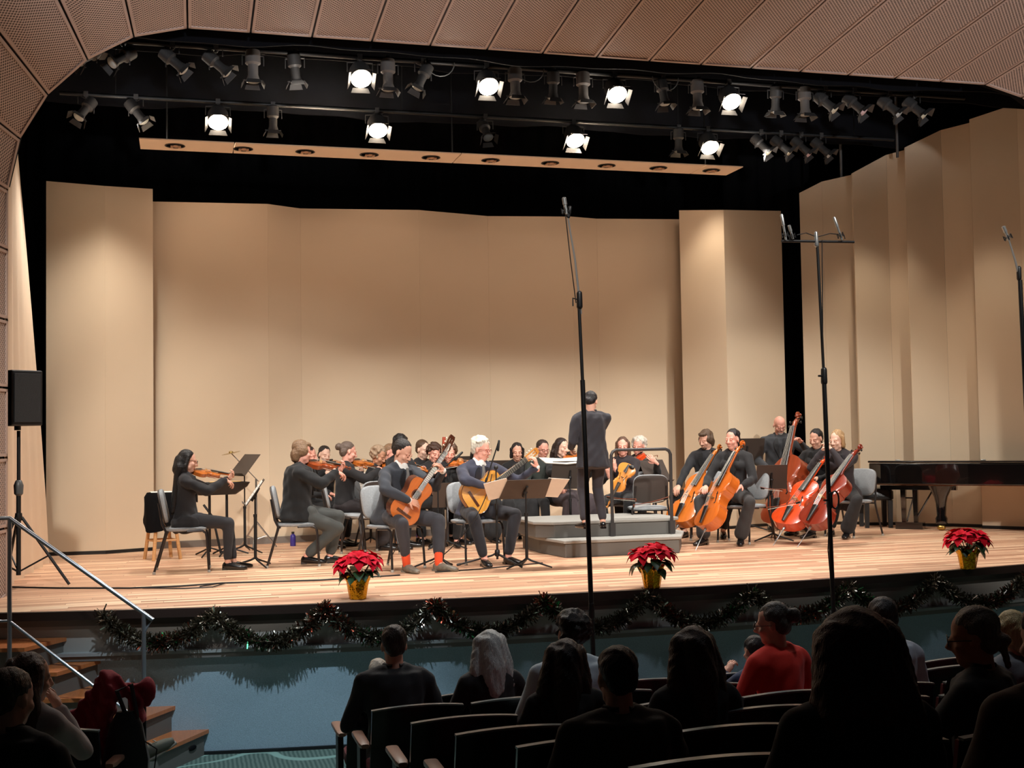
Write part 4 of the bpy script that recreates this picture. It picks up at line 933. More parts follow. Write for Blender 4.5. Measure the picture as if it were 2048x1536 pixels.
# --- conductor and podium
def podium():
    c = fl(1100, 1114); rz = R(0)
    A = fl(1078, 1108); 
    root = empty('podium', (0, 0, 0), 0, 'two-step grey conductor podium with a black safety rail', 'podium')
    x0 = fl(1131, 1116).x; y0 = fl(1131, 1116).y
    xl = fl(1078, 1106); w_ = 1.55; root.location = (x0, y0, 0)
    dk = mat('podium_grey', (98, 96, 92), .6, var=.06); lt = mat('podium_carpet', (150, 148, 142), .9, var=.1, scale=80)
    lx, ly = xl.x-x0, xl.y-y0
    def slab(n0, poly, z0, z1, m, ins=0):
        bb = MB(); bb.rings([[V((x, y, z0)) for x, y in poly], [V((x, y, z1)) for x, y in poly]]); return bb.build(n0, m, root, smooth=False, bevel=.008)
    low = [(0, 0), (1.35, 0), (1.66, ly), (1.66, 1.35), (lx, 1.35), (lx, ly)]
    slab('lower_step', low, 0, .155, dk)
    slab('lower_tread', [(-.02, -.02), (1.37, -.02), (1.69, ly-.01), (1.69, 1.36), (lx-.03, 1.36), (lx-.03, ly-.01)], .155, .19, lt)
    up_ = [(-.02, .33), (1.37, .33), (1.5, .45), (1.5, 1.33), (-.2, 1.33), (-.2, .48)]
    up2 = [(-.04, .31), (1.39, .31), (1.53, .43), (1.53, 1.35), (-.23, 1.35), (-.23, .47)]
    slab('upper_step', up_, .191, .34, dk); slab('upper_tread', up2, .34, .375, lt)
    m = mat('rail_paint', (52, 50, 50), .4)
    xa, xb = (fl(1163, 1090).x-x0), (fl(1268, 1084).x-x0)
    b = MB(); yr = .285
    zt = .98+.19; b.tube([(xa, yr, .20), (xa, yr, zt-.06), (xa+.02, yr, zt-.02), (xa+.06, yr, zt), (xb-.06, yr, zt), (xb-.02, yr, zt-.02), (xb, yr, zt-.06), (xb, yr, .20)], .019, 10); b.build('rail', m, root)
    for xx in (xa, xb): b = MB(); b.box((xx, yr-.0, .27), (.06, .045, .15)); b.build('rail_bracket', m, root, smooth=False)
    return root
pod = podium()
pc = fl(1188, 1057, .375)
rc, J = person('conductor in a black suit standing on the podium, seen from behind', (pc.x, pc.y), R(178), zf=.375, seat=None, s=.85, bulk=1.1, sk='light', lean=5, hpit=28, hyaw=-28, hair=('swept', 'jet2', (24, 20, 22)),
       top=('jacket', 'conductor_black', (46, 44, 50)), bot=('trousers', 'conductor_trousers', (50, 46, 52)), lh=(.20, -.24, .98), rh=(.06, -.36, 1.24), lhd=(-.2, -.8, -.4), lhn=(-1, 0, 0), rhd=(.2, -.6, .8), rhn=(0, -.5, -.4), hem=.06, elb=((.35, .6, -.8), (-.5, .2, -1)))
# --- woman with violin upright, right of podium
chair('grey musician chair beside the woman holding her violin upright', 1262, 1078, -60)
rv, J = person('woman with long brown hair in black lace top holding her violin upright', fpos(1250, 1080), R(-35), s=1.0, female=True, sk='pink', hair=('long', 'brown_l', (92, 64, 48)), hyaw=12, hpit=2, lean=2, group=g_ms,
      top=('blouse', 'black_lace', (34, 26, 30), dict(var=.9, scale=14)), lh=(-.02, -.34, .92), rh=(-.10, -.36, .84), lhd=(-.2, -.3, .9), rhd=(0, -.4, .8), lhn=(0, .6, 0), rhn=(0, .8, 0))
p0 = aD(1240, 985, 14.2); yv = (aD(1262, 925, 14.2)-p0); fiddle('violin', 'amber violin held scroll up by the woman with long brown hair', frame(aD(1259, 928, 13.95), aD(1236, 972, 13.9)-aD(1259, 928, 13.95), (-.5, -.8, .1)), mat('honey_varnish', (214, 140, 58), .25, coat=.5), group='violins and violas under the chin')
bow(aD(1213, 997, 13.9), aD(1272, 1002, 13.6), (0, 0, 1), 'bow lying across the lap of the lace-top woman', group='bows of the string players')
violinist('white-haired player seen beyond the woman with the upright violin', 1284, 1072, -40, 'viola of the white-haired player', 'viola', s=1.0, sk='pink', hair=('curly', 'white2', (206, 196, 182)), m=m_orv, hyaw=0, vdir=(-.2, -.8, -.5))
chair('grey musician chair with its back to the camera right of the podium', 1296, 1088, 170)
# --- cellists
CL = dict(knees=.45, lf=(.26, -.40, .08), rf=(-.24, -.38, .08))
def cello(label, top_px, bot_px, d_top, d_bot, nrm, kind='cello', m=None):
    # scroll end and lower end of the body given as points in space
    # the body's lower end stands low over the floor; the scroll lies its true length away on the ray of its tip
    q = {'cello': 1.226, 'double_bass': 1.6}[kind]*.97; a = fl(*bot_px, d_bot); r = ray(*top_px).normalized(); m_ = (a-CP).dot(r); h2 = (a-CP).length_squared-m_*m_
    t = m_+d_top*math.sqrt(max(q*q-h2, 0)); b = CP+r*t; return fiddle(kind, label, frame(a, b-a, nrm), m, cat='cello' if kind == 'cello' else 'double bass')
chair('grey musician chair under the long-haired man with a cello', 1420, 1078, -25)
person('male cellist with chin-length brown hair looking down, in a black suit', fpos(1418, 1070), R(-38), s=1.06, lean=0, hyaw=-22, hpit=16, sk='light', hair=('mop', 'brown_m', (86, 66, 50)), top=('jacket', 'black_e', (30, 30, 34)), group=g_ms, lh=(.12, -.36, .70), rh=(-.26, -.44, .62), lhn=(0, 0, -1), lhd=(-.5, -.8, 0), lf=(.26, -.36, .08), rf=(-.2, -.42, .08), knees=.4, beard=(92, 66, 52))
chair('grey musician chair under the woman cellist with dark tied hair, its back to the right', 1490, 1084, -62)
person('woman cellist with dark hair tied back in a black cardigan, hands on her knees', fpos(1472, 1084), R(-42), s=1.06, female=True, bulk=1.0, lean=0, hyaw=-14, hpit=4, sk='pink', hair=('pulled', 'dark_f', (30, 22, 22)), top=('jacket', 'black_f', (26, 25, 27)), bot=('wide', 'charcoal_w', (52, 50, 50)), group=g_ms, hem=.12,
      lh=(.18, -.36, .66), rh=(-.22, -.40, .66), lf=(.16, -.36, .08), rf=(-.24, -.44, .08), knees=.3, flare=.035, curl=(.4, .4))
cello('amber cello of the male cellist, left of the pair', (1437, 892), (1352, 1044), 1, .27, (-.85, -.45, .32))
cello('amber-orange cello of the woman with tied hair, front of the pair', (1482, 885), (1404, 1052), 1, .27, (-1, -.18, .25), m=mat('amber_orange', (188, 94, 30), .25, var=.25, coat=.6, stretch=(6, 1, 1)))
bow(aD(1338, 998, 12.7), aD(1268, 1014, 12.6), (0, 0, 1), 'cello bow pointing left towards the podium', group='bows of the string players')
# --- bass player
person('bald bass player with a grey goatee in a dark suit, on a tall stool', fpos(1562, 1058), R(-20), seat=.66, s=1.04, bulk=1.15, lean=6, hyaw=10, hpit=22, sk='pink', hair=('bald', 'grey_b', (150, 140, 132)), beard=(196, 188, 180), top=('jacket', 'charcoal_bass', (54, 56, 60)), group=g_ms, lh=(.24, -.34, 1.15), rh=(-.22, -.36, .84), lf=(.2, -.36, .1), rf=(-.16, -.3, .1), glasses=mat('thin_frame', (120, 100, 90), .3))
b = MB(); p = fpos(1564, 1058); root = empty('bass_stool', (p[0], p[1], 0), 0, 'tall black stool under the bass player', 'stool'); b.lathe([(.0001, .60), (.16, .60), (.17, .62), (.17, .65), (.15, .665), (.0001, .665)]); b.build('seat', m_blk, root)
for i in range(4): a = PI/4+i*PI/2; q = MB(); q.tube([(.1*math.cos(a), .1*math.sin(a), .6), (.2*math.cos(a), .2*math.sin(a), 0)], .014, 8); q.build('leg', m_blk, root)
cello('large brown double bass leaning against the bald player', (1592, 835), (1553, 1046), 1, .20, (-.93, -.38, .2), 'double_bass', m_bassv)
# --- right cellists
chair('grey musician chair behind the dark-haired woman cellist with the red cello', 1640, 1070, -50)
person('woman cellist with slicked-back dark hair looking down, in a black jacket', fpos(1640, 1066), R(-48), s=1.05, female=True, lean=2, hyaw=-12, hpit=14, sk='light', hair=('pulled', 'dark_i', (26, 22, 22)), top=('jacket', 'black_g', (28, 28, 30)), group=g_ms, lh=(.1, -.36, .70), rh=(-.3, -.36, .66), lf=(.26, -.34, .08), rf=(-.2, -.36, .08), knees=.4)
chair('grey musician chair under the blond woman cellist, its back to the piano', 1704, 1072, -72)
person('blond woman cellist in a long black cardigan leaning her chin on her hand', fpos(1690, 1072), R(-52), s=1.05, female=True, lean=14, hyaw=-12, hpit=10, sk='pale', hair=('bob', 'blond', (182, 146, 104)), top=('jacket', 'plum_black', (48, 42, 46)), group=g_ms, hem=.2, bot=('wide', 'black_h', (34, 33, 34)), lh=(.0, -.36, 1.06), rh=(-.1, -.38, 1.04), lhd=(-.5, 0, .6), rhd=(.3, 0, .8), lf=(.14, -.3, .08), rf=(-.24, -.44, .08), knees=.35, flare=.04)
cello('orange-red cello of the slicked-back hair cellist', (1652, 912), (1566, 1048), 1, .25, (-.82, -.5, .28), m=m_orv)
cello('dark red-brown cello leaned on by the blond cellist', (1718, 892), (1616, 1048), 1, .27, (-.94, -.3, .25), m=m_redv)
bow(aD(1602, 1006, 13.2), aD(1534, 1019, 13.1), (0, 0, 1), 'cello bow held level in front of the red cello', group='bows of the string players')
bow(aD(1520, 978, 14.6), aD(1566, 982, 14.4), (0, 0, 1), 'bass bow beside the small black stand', group='bows of the string players')
# ================================================================ other things on the stage
# ---- music stands
def stand(label, px, py, hpx, hpy, rz, tilt, **k):
    p = fl(px, py); z = zat(hpx, hpy, p.x, p.y)-.05; return music_stand(label, (p.x, p.y, 0), R(rz), z, tilt, **k)
stand('black music stand with its desk turned away, highest at the left end', 490, 1106, 484, 930, -68, 40, w_=.46)
stand('black music stand with a white page beside the left violinist', 511, 1134, 503, 984, -92, 35, w_=.42, pages=((0, .3, .4, 0),))
stand('small silver tripod stand between the left violinist and the velvet jacket', 519, 1082, 514, 938, -50, 60, w_=.12, dh=.08, chrome=True)
stand('black music stand with a white page in front of the curly-haired woman', 742, 1090, 742, 968, -60, 30, pages=((0, .32, .44, 0),))
stand('brownish music stand seen from behind, between the two guitarists', 896, 1098, 897, 990, 172, 24, w_=.36, pages=())
stand('black music stand left of the white-haired guitarist at the rear', 930, 1072, 926, 936, 185, 12, w_=.5)
stand('black music stand at the rear behind the spruce guitar neck', 1012, 1070, 1010, 944, 180, 12, w_=.5)
stand('music stand with white sheets hanging over both sides in front of the second guitarist', 1054, 1136, 1058, 978, 182, 52, w_=.5, pages=((-.30, .32, .24, 8), (.30, .32, .24, -22)))
stand('tall conductor stand with an open white score', 1142, 1088, 1134, 950, 182, 14, w_=.50, dh=.36)
stand('music stand leaning away at the right of the podium', 1313, 1076, 1314, 942, 20, 30, w_=.44)
stand('large black double-bass music stand behind the cellists', 1497, 1062, 1500, 900, 185, 16, w_=.56)
stand('low black music stand in front of the red cello', 1546, 1082, 1547, 954, 165, 24, w_=.40)
# open score lying on the conductor stand
p = fl(1136, 1088); z = zat(1130, 922, p.x, p.y)
b = MB(); c = V((p.x-.03, p.y, z)); 
for sx in (-1, 1): b.quadbox(c+V((0, -.1, -.03)), c+V((sx*.27, -.1, -.01)), c+V((sx*.29, .12, .05)), c+V((0, .12, .03)), (0, -.3, 1), .01)
tag(b.build('score', m_paper, smooth=False), 'open white score on the conductor stand', 'score')
# ---- slim microphone stands by the guitarists
p = fl(878, 1138)
mic_stand('slim black microphone stand in front of the guitarist with orange socks', (p.x, p.y), zat(875, 950, p.x, p.y), (aY(846, 970, p.y), aY(924, 905, p.y-.1)), r=.012, legs=.3, group='slim boom microphone stands')
p2 = fl(995, 1130)
mic_stand('slim black microphone stand in front of the white-haired guitarist', (p2.x, p2.y), zat(988, 935, p2.x, p2.y), (aY(972, 962, p2.y), aY(997, 884, p2.y-.05)), r=.012, legs=.42, group='slim boom microphone stands')
m_mic = mat('microphone_silver', (190, 192, 190), .3, metal=.8, var=0)
for a_, b_, Y, lb in (((924, 905), (912, 917), p.y-.1, 'slim black microphone at the boom tip near the cedar guitar neck'), ((998, 882), (996, 900), p2.y-.05, 'slim black microphone at the boom tip beside the white-haired head')):
    b = MB(); b.cap(aY(*a_, Y), .012, aY(*b_, Y), .014); tag(b.build('microphone', m_blk), lb, 'microphone')
for a_, b_, c_, d_, lb in (((1044-60, 948), (970, 1035), (900, 1108), (860, 1128), 'thin cable sweeping down from the second guitarist microphone'), ((846, 970), (822, 1050), (790, 1100), (774, 1128), 'thin cable hanging from the first guitarist microphone')):
    Y = p.y-.15; pts = [aY(*a_, Y), aY(*b_, Y), aY(*c_, Y), fl(*d_, .01)]; cu = []
    for i in range(17):
        t = i/16; q = [pts[0]*(1-t)**3, pts[1]*3*t*(1-t)**2, pts[2]*3*t*t*(1-t), pts[3]*t**3]; cu.append(q[0]+q[1]+q[2]+q[3])
    b = MB(); b.tube(cu, .005, 6); tag(b.build('cable', m_blk), lb, 'cable')
# ---- cables on the floor
b = MB(); b.tube([fl(25, 1174, .008), fl(120, 1176, .008), fl(260, 1176, .008), fl(360, 1172, .008), fl(445, 1166, .008), fl(640, 1160, .008), fl(800, 1150, .008)], .008, 6)
b.tube([fl(285, 1176, .012), fl(370, 1177, .012), fl(425, 1174, .012), fl(452, 1166, .012), fl(432, 1168, .012), fl(400, 1173, .012)], .006, 6); tag(b.build('floor_cable', m_blk), 'black cable trailing across the stage floor to the loudspeaker', 'cable')
b = MB(); b.tube([fl(870, 1144, .008), fl(960, 1138, .008), fl(1060, 1128, .008), fl(1085, 1126, .008)], .007, 6); tag(b.build('floor_cable', m_blk), 'short black cable between the guitarists\' stands', 'cable')
# ---- wooden stool with a black cloth, at the far left
p = fl(325, 1118); root = empty('wooden_stool', p, R(20), 'light wooden bar stool behind the left violinist chair', 'stool')
m_w = mat('pine_wood', (212, 160, 104), .5, var=.2, stretch=(1, 1, 8)); b = MB(); b.lathe([(.0001, .70), (.16, .70), (.175, .715), (.175, .735), (.16, .75), (.0001, .75)], n=24); b.build('seat', m_w, root)
for i in range(4):
    a = PI/4+i*PI/2; c_, s_ = math.cos(a), math.sin(a); b = MB(); b.tube([(.11*c_, .11*s_, .71), (.22*c_, .22*s_, 0)], .021, 8); b.build('leg', m_w, root)
    a2 = a+PI/2
    for z, r in ((.22, .19), (.40, .165)): b = MB(); b.tube([(r*c_, r*s_, z), (r*math.cos(a2), r*math.sin(a2), z)], .011, 6); b.build('rung', m_w, root)
b = MB(); n = 24; q = p+V((0, 0, .755))
b.rings([[q+V((r*math.cos(2*PI*i/n)*(1+.12*k*math.sin(3*2*PI*i/n+1)), r*math.sin(2*PI*i/n)*(1+.1*k*math.cos(2*2*PI*i/n)), z-k*.10*(math.sin(2*PI*i/n-2.6)+1))) for i in range(n)] for r, z, k in ((.02, .012, 0), (.17, .010, 0), (.205, -.01, .2), (.215, -.1, 1), (.23, -.16, 1.4), (.222, -.16, 1.4), (.2, -.02, .2), (.16, .0, 0), (.02, .0, 0))])
tag(b.build('black_cloth', m_black), 'black cloth draped over the wooden stool', 'cloth')
b = MB(); b.quadbox(q+V((-.12, -.1, .015)), q+V((.16, -.1, .015)), q+V((.14, .12, .018)), q+V((-.14, .1, .018)), (0, 0, 1), .004); tag(b.build('sheet_music', m_paper, smooth=False), 'sheets of music lying on the draped stool', 'paper')
# ---- open instrument case on a keyboard style stand
p = fl(430, 1112); root = empty('percussion_tray', p, R(8), 'black trap tray on a single stand behind the left violinist, sticks on it', 'table')
zt = zat(440, 965, p.x, p.y)
b = MB(); b.loft([(V((.02, 0, zt-.14)), V((.22, 0, 0)), V((0, .13, 0))), (V((.04, 0, zt-.05)), V((.33, 0, 0)), V((0, .2, 0))), (V((.04, 0, zt)), V((.36, 0, 0)), V((0, .22, 0))), (V((.04, 0, zt)), V((.33, 0, 0)), V((0, .2, 0))), (V((.04, 0, zt-.03)), V((.32, 0, 0)), V((0, .19, 0)))], 24, .5); b.build('tray', m_blk, root)
for x in (-.06, .14):
    b = MB(); b.tube([(x, 0, zt-.1), (x, 0, .05)], .016, 8); b.build('post', m_blk, root)
    for i in range(3): a = i*2*PI/3; q = MB(); q.tube([(x, 0, .1), (x+.25*math.cos(a), .25*math.sin(a), .012)], .01, 6); q.build('leg', m_blk, root)
b = MB(); b.tube([(-.12, .05, .9-.3), (-.02, .0, .45), (.06, -.05, .03)], .014, 8); b.build('brace', m_blk, root)
b = MB(); q = p+V((.04, 0, zt+.008)); b.tube([q+V((-.1, -.05, 0)), q+V((.25, .02, 0))], .007, 6); b.tube([q+V((-.08, .03, 0)), q+V((.27, .06, 0))], .007, 6); tag(b.build('drumsticks', mat('hickory', (220, 176, 110), .5)), 'pair of pale sticks lying on the black tray', 'drumsticks')
# ---- chrome folding stand with a cymbal
p = fl(513, 1098); root = empty('cymbal_stand', p, 0, 'chrome tripod stand holding a small cymbal above the music stand', 'cymbal stand'); m_ch = mat('chrome_tube', (170, 170, 168), .25, metal=.8, var=0)
zc = zat(480, 906, p.x, p.y); zk = zat(518, 958, p.x, p.y)
b = MB(); b.tube([(0, 0, .08), (0, 0, zk)], .012, 8); b.build('pole', m_ch, root); b = MB(); b.tube([(.03, 0, zk-.03), (-.30, 0, zc)], .007, 6); b.build('boom_arm', m_ch, root)
for i in range(3): a = .3+i*2*PI/3; b = MB(); b.tube([(0, 0, .34), (.26*math.cos(a), .26*math.sin(a), .012)], .011, 6); b.tube([(0, 0, .12), (.15*math.cos(a), .15*math.sin(a), .16)], .006, 6); b.build('leg', m_ch, root)
b = MB(); b.v = []; b.ell((-.30, 0, zc), (.12, .12, .008), Matrix.Rotation(-.2, 3, 'Y'), 20, 6); b.ell((-.3, 0, zc+.012), (.03, .03, .015)); b.build('cymbal', mat('cymbal_bronze', (196, 170, 110), .25, metal=.9), root)
# ---- bottles
for px, py, c_, hh, lb in ((1066, 1080, (24, 40, 110), .2, 'dark blue water bottle on the floor left of the podium'), (1075, 1076, (190, 205, 210), .22, 'clear plastic bottle beside the blue bottle'), (586, 1092, (60, 50, 130), .18, 'small purple bottle under the rear wall behind the viola man chair'), (952, 1072, (70, 160, 200), .26, 'light blue bottle under the white-haired guitarist\'s chair'), (838, 1078, (110, 70, 190), .22, 'purple bottle behind the first guitarist\'s knees')):
    p = fl(px, py); root = empty('water_bottle', p, 0, lb, 'bottle'); mm = mat('bottle_%d' % px, c_, .3, var=.05); b = MB(); b.lathe([(.0001, 0), (.033, 0), (.036, .01), (.036, hh*.68), (.028, hh*.78), (.015, hh*.84), (.014, hh*.88), (.0001, hh*.88)]); b.build('flask', mm, root); b = MB(); b.lathe([(.018, hh*.87), (.018, hh), (.0001, hh)]); b.build('cap', m_blk, root)
# ---- grand piano
def piano():
    a = fl(1880, 1061)
    d = V((.68, -.73, 0)).normalized(); ang = math.atan2(d.y, d.x)
    P0 = fl(1748, 1052)
    # body outline in a frame: x along the long side from tail to keyboard, y away from the viewer
    root = empty('grand_piano', (a.x, a.y, 0), ang, 'long black concert grand piano standing closed along the side shell', 'piano')
    m = mat('piano_black_lacquer', (13, 12, 13), .12, var=0, coat=1, spec=.5)
    z0 = zat(1880, 969, a.x, a.y); z1 = zat(1880, 921, a.x, a.y); 
    out = [(-.92, .02), (-.95, .12), (-.9, .25), (-.7, .36), (-.35, .44), (.2, .5), (.8, .62), (1.15, .72), (1.75, .74), (1.75, -.12), (1.2, -.12), (.4, -.10), (-.3, -.07), (-.75, -.04)]
    def sl(n0, z0_, z1_, k_, pm=root, mt=m):
        cx, cy = .4, .5; bb = MB(); bb.rings([[V((cx+(x-cx)*k_, cy+(y-cy)*k_, z)) for x, y in out[::-1]] for z in (z0_, z1_)]); return bb.build(n0, mt, pm, smooth=False, bevel=.012)
    sl('case', z0, z1-.035, 1); sl('lid', z1-.03, z1, 1.012)
    q = sl('soundboard', z0+.02-.03, z0-.001, .96, mt=mat('soundboard_wood', (120, 62, 34), .5, var=.2))
    for x, y in ((.02, .03), (1.40, .03), (1.3, .6)):
        bb = MB(); bb.loft([(V((x, y, z0-.02)), V((.16, 0, 0)), V((0, .09, 0))), (V((x, y, z0-.07)), V((.13, 0, 0)), V((0, .08, 0))), (V((x, y, z0-.16)), V((.085, 0, 0)), V((0, .07, 0))), (V((x, y, .36)), V((.065, 0, 0)), V((0, .06, 0))), (V((x, y, .20)), V((.055, 0, 0)), V((0, .055, 0))), (V((x, y, .16)), V((.075, 0, 0)), V((0, .07, 0))), (V((x, y, .09)), V((.07, 0, 0)), V((0, .065, 0)))], 16, .45); l_ = bb.build('leg', m, root, ang=50)
        bb = MB(); bb.cap((x-.02, y-.03, .04), .035, (x+.02, y-.03, .04), .035); bb.build('caster', mat('brass', (180, 150, 80), .3, metal=.9), l_)
    # pedal lyre and the second trestle seen below the tail
    bb = MB()
    for dx in (-.08, .08): bb.box((-.42+dx, .15, (z0+.04)/2), (.05, .05, z0-.08), taper=1.4)
    bb.box((-.42, .15, .05), (.36, .16, .09)); bb.box((-.42, .15, .42), (.16, .03, .02)); bb.tube([(-.36, .15, .1), (-.08, .15, z0-.03)], .012, 6); bb.tube([(-.34, .13, .5), (-.46, .13, .1)], .012, 6); bb.build('pedal_lyre', m, root, smooth=False)
    bb = MB(); bb.box((-.3, .15, z0-.05), (1.0, .1, .06)); bb.build('beam', m, root, smooth=False)
    bb = MB(); bb.box((1.48, -.10, z0-.05), (.5, .04, .1)); bb.build('key_block', m, root, smooth=False)
    for x in (-.55, .55, 1.2):
        bb = MB(); bb.cap((x, -.0, z1+.006), .008, (x+.05, 0, z1+.006), .008); bb.build('hinge', m_mic, root)
piano()
p = fl(1752, 1054); root = empty('piano_bench', p, R(-18), 'black tufted piano bench in front of the piano tail', 'bench')
b = MB(); b.loft([(V((0, 0, .38)), V((.2, 0, 0)), V((0, .2, 0))), (V((0, 0, .40)), V((.22, 0, 0)), V((0, .22, 0))), (V((0, 0, .50)), V((.22, 0, 0)), V((0, .22, 0))), (V((0, 0, .54)), V((.19, 0, 0)), V((0, .19, 0)))], 24, .4); b.build('cushion', mat('black_leather', (18, 18, 18), .3, bump=.3), root)
for sx in (-1, 1):
    for sy in (-1, 1): b = MB(); b.box((sx*.16, sy*.16, .19), (.05, .05, .38), taper=1.3); b.build('leg', m_blk, root, smooth=False)
# ---- loudspeaker on a tripod at the left
p = fl(37, 1176); Ls = empty('loudspeaker', (p.x-.01, p.y, zat(35, 852, p.x, p.y)), R(38), 'black loudspeaker box mounted high on a tripod at the left of the stage', 'loudspeaker')
hS = zat(35, 742, p.x, p.y)-Ls.location.z; m_sp = mat('speaker_plastic', (22, 23, 24), .5, bump=.2, bscale=200)
b = MB(); pr = [(-.17, -.17), (.17, -.17), (.15, .08), (.09, .17), (-.09, .17), (-.15, .08)]; k_ = .95
b.rings([[V((x*k_, y*k_, z)) for x, y in pr] for z in (0, hS)]); b.build('cabinet', m_sp, Ls, smooth=False, bevel=.012)
b = MB(); b.box((0, -.168, hS/2), (.27, .012, hS-.06)); b.build('grille', mat('speaker_grille', (34, 35, 36), .6, bump=.8, bscale=400), Ls, smooth=False, bevel=.005)
b = MB()
for x in (-.03, .03): b.tube([(.155+.0, x-.03, hS*.42), (.165, x-.03, hS*.42), (.165, x-.03, hS*.58), (.155, x-.03, hS*.58)], .008, 6)
b.box((.15, -.03, hS/2), (.02, .11, .10)); b.build('handle', mat('handle_grey', (60, 62, 64), .4), Ls)
b = MB(); b.lathe([(.03, -.04), (.03, 0)]); b.build('pole_cup', m_blk, Ls)
root = empty('speaker_stand', (p.x, p.y, 0), R(20), 'black tripod stand carrying the left loudspeaker', 'stand'); zS = Ls.location.z-.045
b = MB(); b.tube([(0, 0, .12), (0, 0, 1.0)], .022, 12); b.tube([(0, 0, .95), (0, 0, zS)], .017, 12); b.build('pole', m_blk, root)
b = MB(); b.lathe([(.02, .86), (.04, .88), (.045, .96), (.03, 1.0), (.02, 1.01)]); b.build('collar', mat('collar_grey', (90, 92, 92), .4), root)
for i in range(3):
    a = 2*PI*i/3-.5; q = MB(); q.tube([(.03*math.cos(a), .03*math.sin(a), .66), (.46*math.cos(a), .46*math.sin(a), .02)], .014, 8); q.build('leg', m_blk, root)
    q = MB(); q.tube([(.02*math.cos(a), .02*math.sin(a), .16), (.28*math.cos(a), .28*math.sin(a), .30)], .009, 6); q.build('brace', m_blk, root)
b = MB(); b.lathe([(.03, .63), (.035, .66), (.03, .7)]); b.build('hub', m_blk, root)

# ---- poinsettias
m_bract = mat('poinsettia_red', (200, 10, 34), .8, spec=.15, var=.2, scale=14); m_leaf = mat('poinsettia_leaf', (34, 66, 34), .45, var=.3, scale=12)
m_foil = mat('gold_foil', (206, 152, 30), .18, metal=.85, var=.2, scale=20, bump=1, bscale=45); m_pink = mat('poinsettia_pink_red', (214, 22, 50), .8, spec=.15, var=.15, scale=14)
def leafmesh(L, Wd, m_):
    b = MB(); up_, dn = [], []; prof = [(0, .02), (.12, .30), (.3, .46), (.5, .5), (.7, .38), (.88, .16), (1, .0)]
    vs = []; fs = []
    for i, (t, w_) in enumerate(prof):
        z = .10*L*math.sin(t*PI)-.16*L*t*t; w2 = w_*Wd
        vs += [V((-w2, t*L, z+abs(w2)*.25)), V((0, t*L, z)), V((w2, t*L, z+abs(w2)*.25))]
    for i in range(len(prof)-1):
        for j in (0, 1): fs.append((i*3+j, i*3+j+1, i*3+j+4, i*3+j+3))
    n_ = len(vs); vs += [v-V((0, 0, .0015)) for v in vs]; fs += [tuple(n_+x for x in f[::-1]) for f in fs]
    b.add(vs, fs); me = b.mesh('leaf'); me.materials.append(m_); return me
BR = [leafmesh(.115, .075, m_bract), leafmesh(.09, .062, m_pink), leafmesh(.07, .05, m_bract)]; LF = [leafmesh(.13, .085, m_leaf), leafmesh(.10, .07, m_leaf)]
def poinsettia(label, px, py, seed, sc_=1.0, tall=1.0):
    rs = random.Random(seed); p = fl(px, py); root = empty('potted_poinsettia', (p.x, p.y, 0), rs.uniform(0, 6), label, 'potted plant', 'poinsettias along the stage edge'); root.scale = (sc_,)*3
    b = MB(); n = 40
    b.rings([[V((r*(1+.05*a*math.sin(9*t)+.04*a*math.sin(17*t+1))*math.cos(t), r*(1+.05*a*math.sin(9*t)+.04*a*math.sin(17*t+1))*math.sin(t), z+.012*a*math.sin(6*t)*(z > .12))) for t in [2*PI*i/n for i in range(n)]] for r, z, a in ((.055, 0, .2), (.062, .004, .4), (.072, .07, .8), (.08, .13, 1), (.092, .165, 1.6), (.085, .165, 1.5), (.07, .14, .5))])
    b.build('foil_pot_cover', m_foil, root)
    b = MB(); b.lathe([(.0001, .12), (.072, .125), (.075, .135), (.0001, .138)]); b.build('soil', mat('soil', (40, 28, 20), .95), root)
    heads = [(0, 0, .30)]+[(.115*math.cos(a), .115*math.sin(a), .265+rs.uniform(-.02, .03)) for a in [i*2*PI/6+rs.uniform(-.2, .2) for i in range(6)]]
    b = MB()
    for x, y, z in heads: b.tube([(0, 0, .1), (x*.5, y*.5, .19), (x, y, z*tall-.01)], .004, 5)
    b.build('stem', m_leaf, root)
    for hi, (x, y, z) in enumerate(heads):
        tilt = math.hypot(x, y)*3.6; az = math.atan2(y, x)
        base = Matrix.Translation((x, y, z*tall)) @ Matrix.Rotation(az, 4, 'Z') @ Matrix.Rotation(tilt, 4, 'Y') @ Matrix.Rotation(rs.uniform(0, 6), 4, 'Z')
        for ring, (nn, el, me) in enumerate(((6, -.12, BR[0]), (5, .22, BR[1]), (4, .55, BR[2]))):
            for k in range(nn):
                o = bpy.data.objects.new('bract', me); col.objects.link(o); o.parent = root
                o.matrix_local = base @ Matrix.Rotation(k*2*PI/nn+ring*.5+rs.uniform(-.2, .2), 4, 'Z') @ Matrix.Rotation(el+rs.uniform(-.12, .12), 4, 'X') @ Matrix.Translation((0, .006, .006*ring))
        q = MB()
        for k in range(5): q.ell((.01*math.cos(k*1.3), .01*math.sin(k*1.3), .012), (.005, .005, .006), n=6, k=4)
        o = q.build('flower_centre', mat('cyathia_yellow', (190, 170, 50), .6), root); o.matrix_local = base
    for k in range(16):
        a = k*2*PI/16+rs.uniform(-.15, .15); z = rs.uniform(.16, .24)*tall; r = rs.uniform(.05, .10)
        o = bpy.data.objects.new('leaf', rs.choice(LF)); col.objects.link(o); o.parent = root
        o.matrix_local = Matrix.Translation((r*math.cos(a), r*math.sin(a), z)) @ Matrix.Rotation(a-PI/2, 4, 'Z') @ Matrix.Rotation(rs.uniform(-.75, -.1), 4, 'X')
poinsettia('bright pink-red poinsettia in gold foil in front of the first guitarist', 716, 1198, 3, 1.12, 1.05)
poinsettia('red poinsettia in gold foil at the stage edge in front of the podium', 1304, 1176, 5, 1.12)
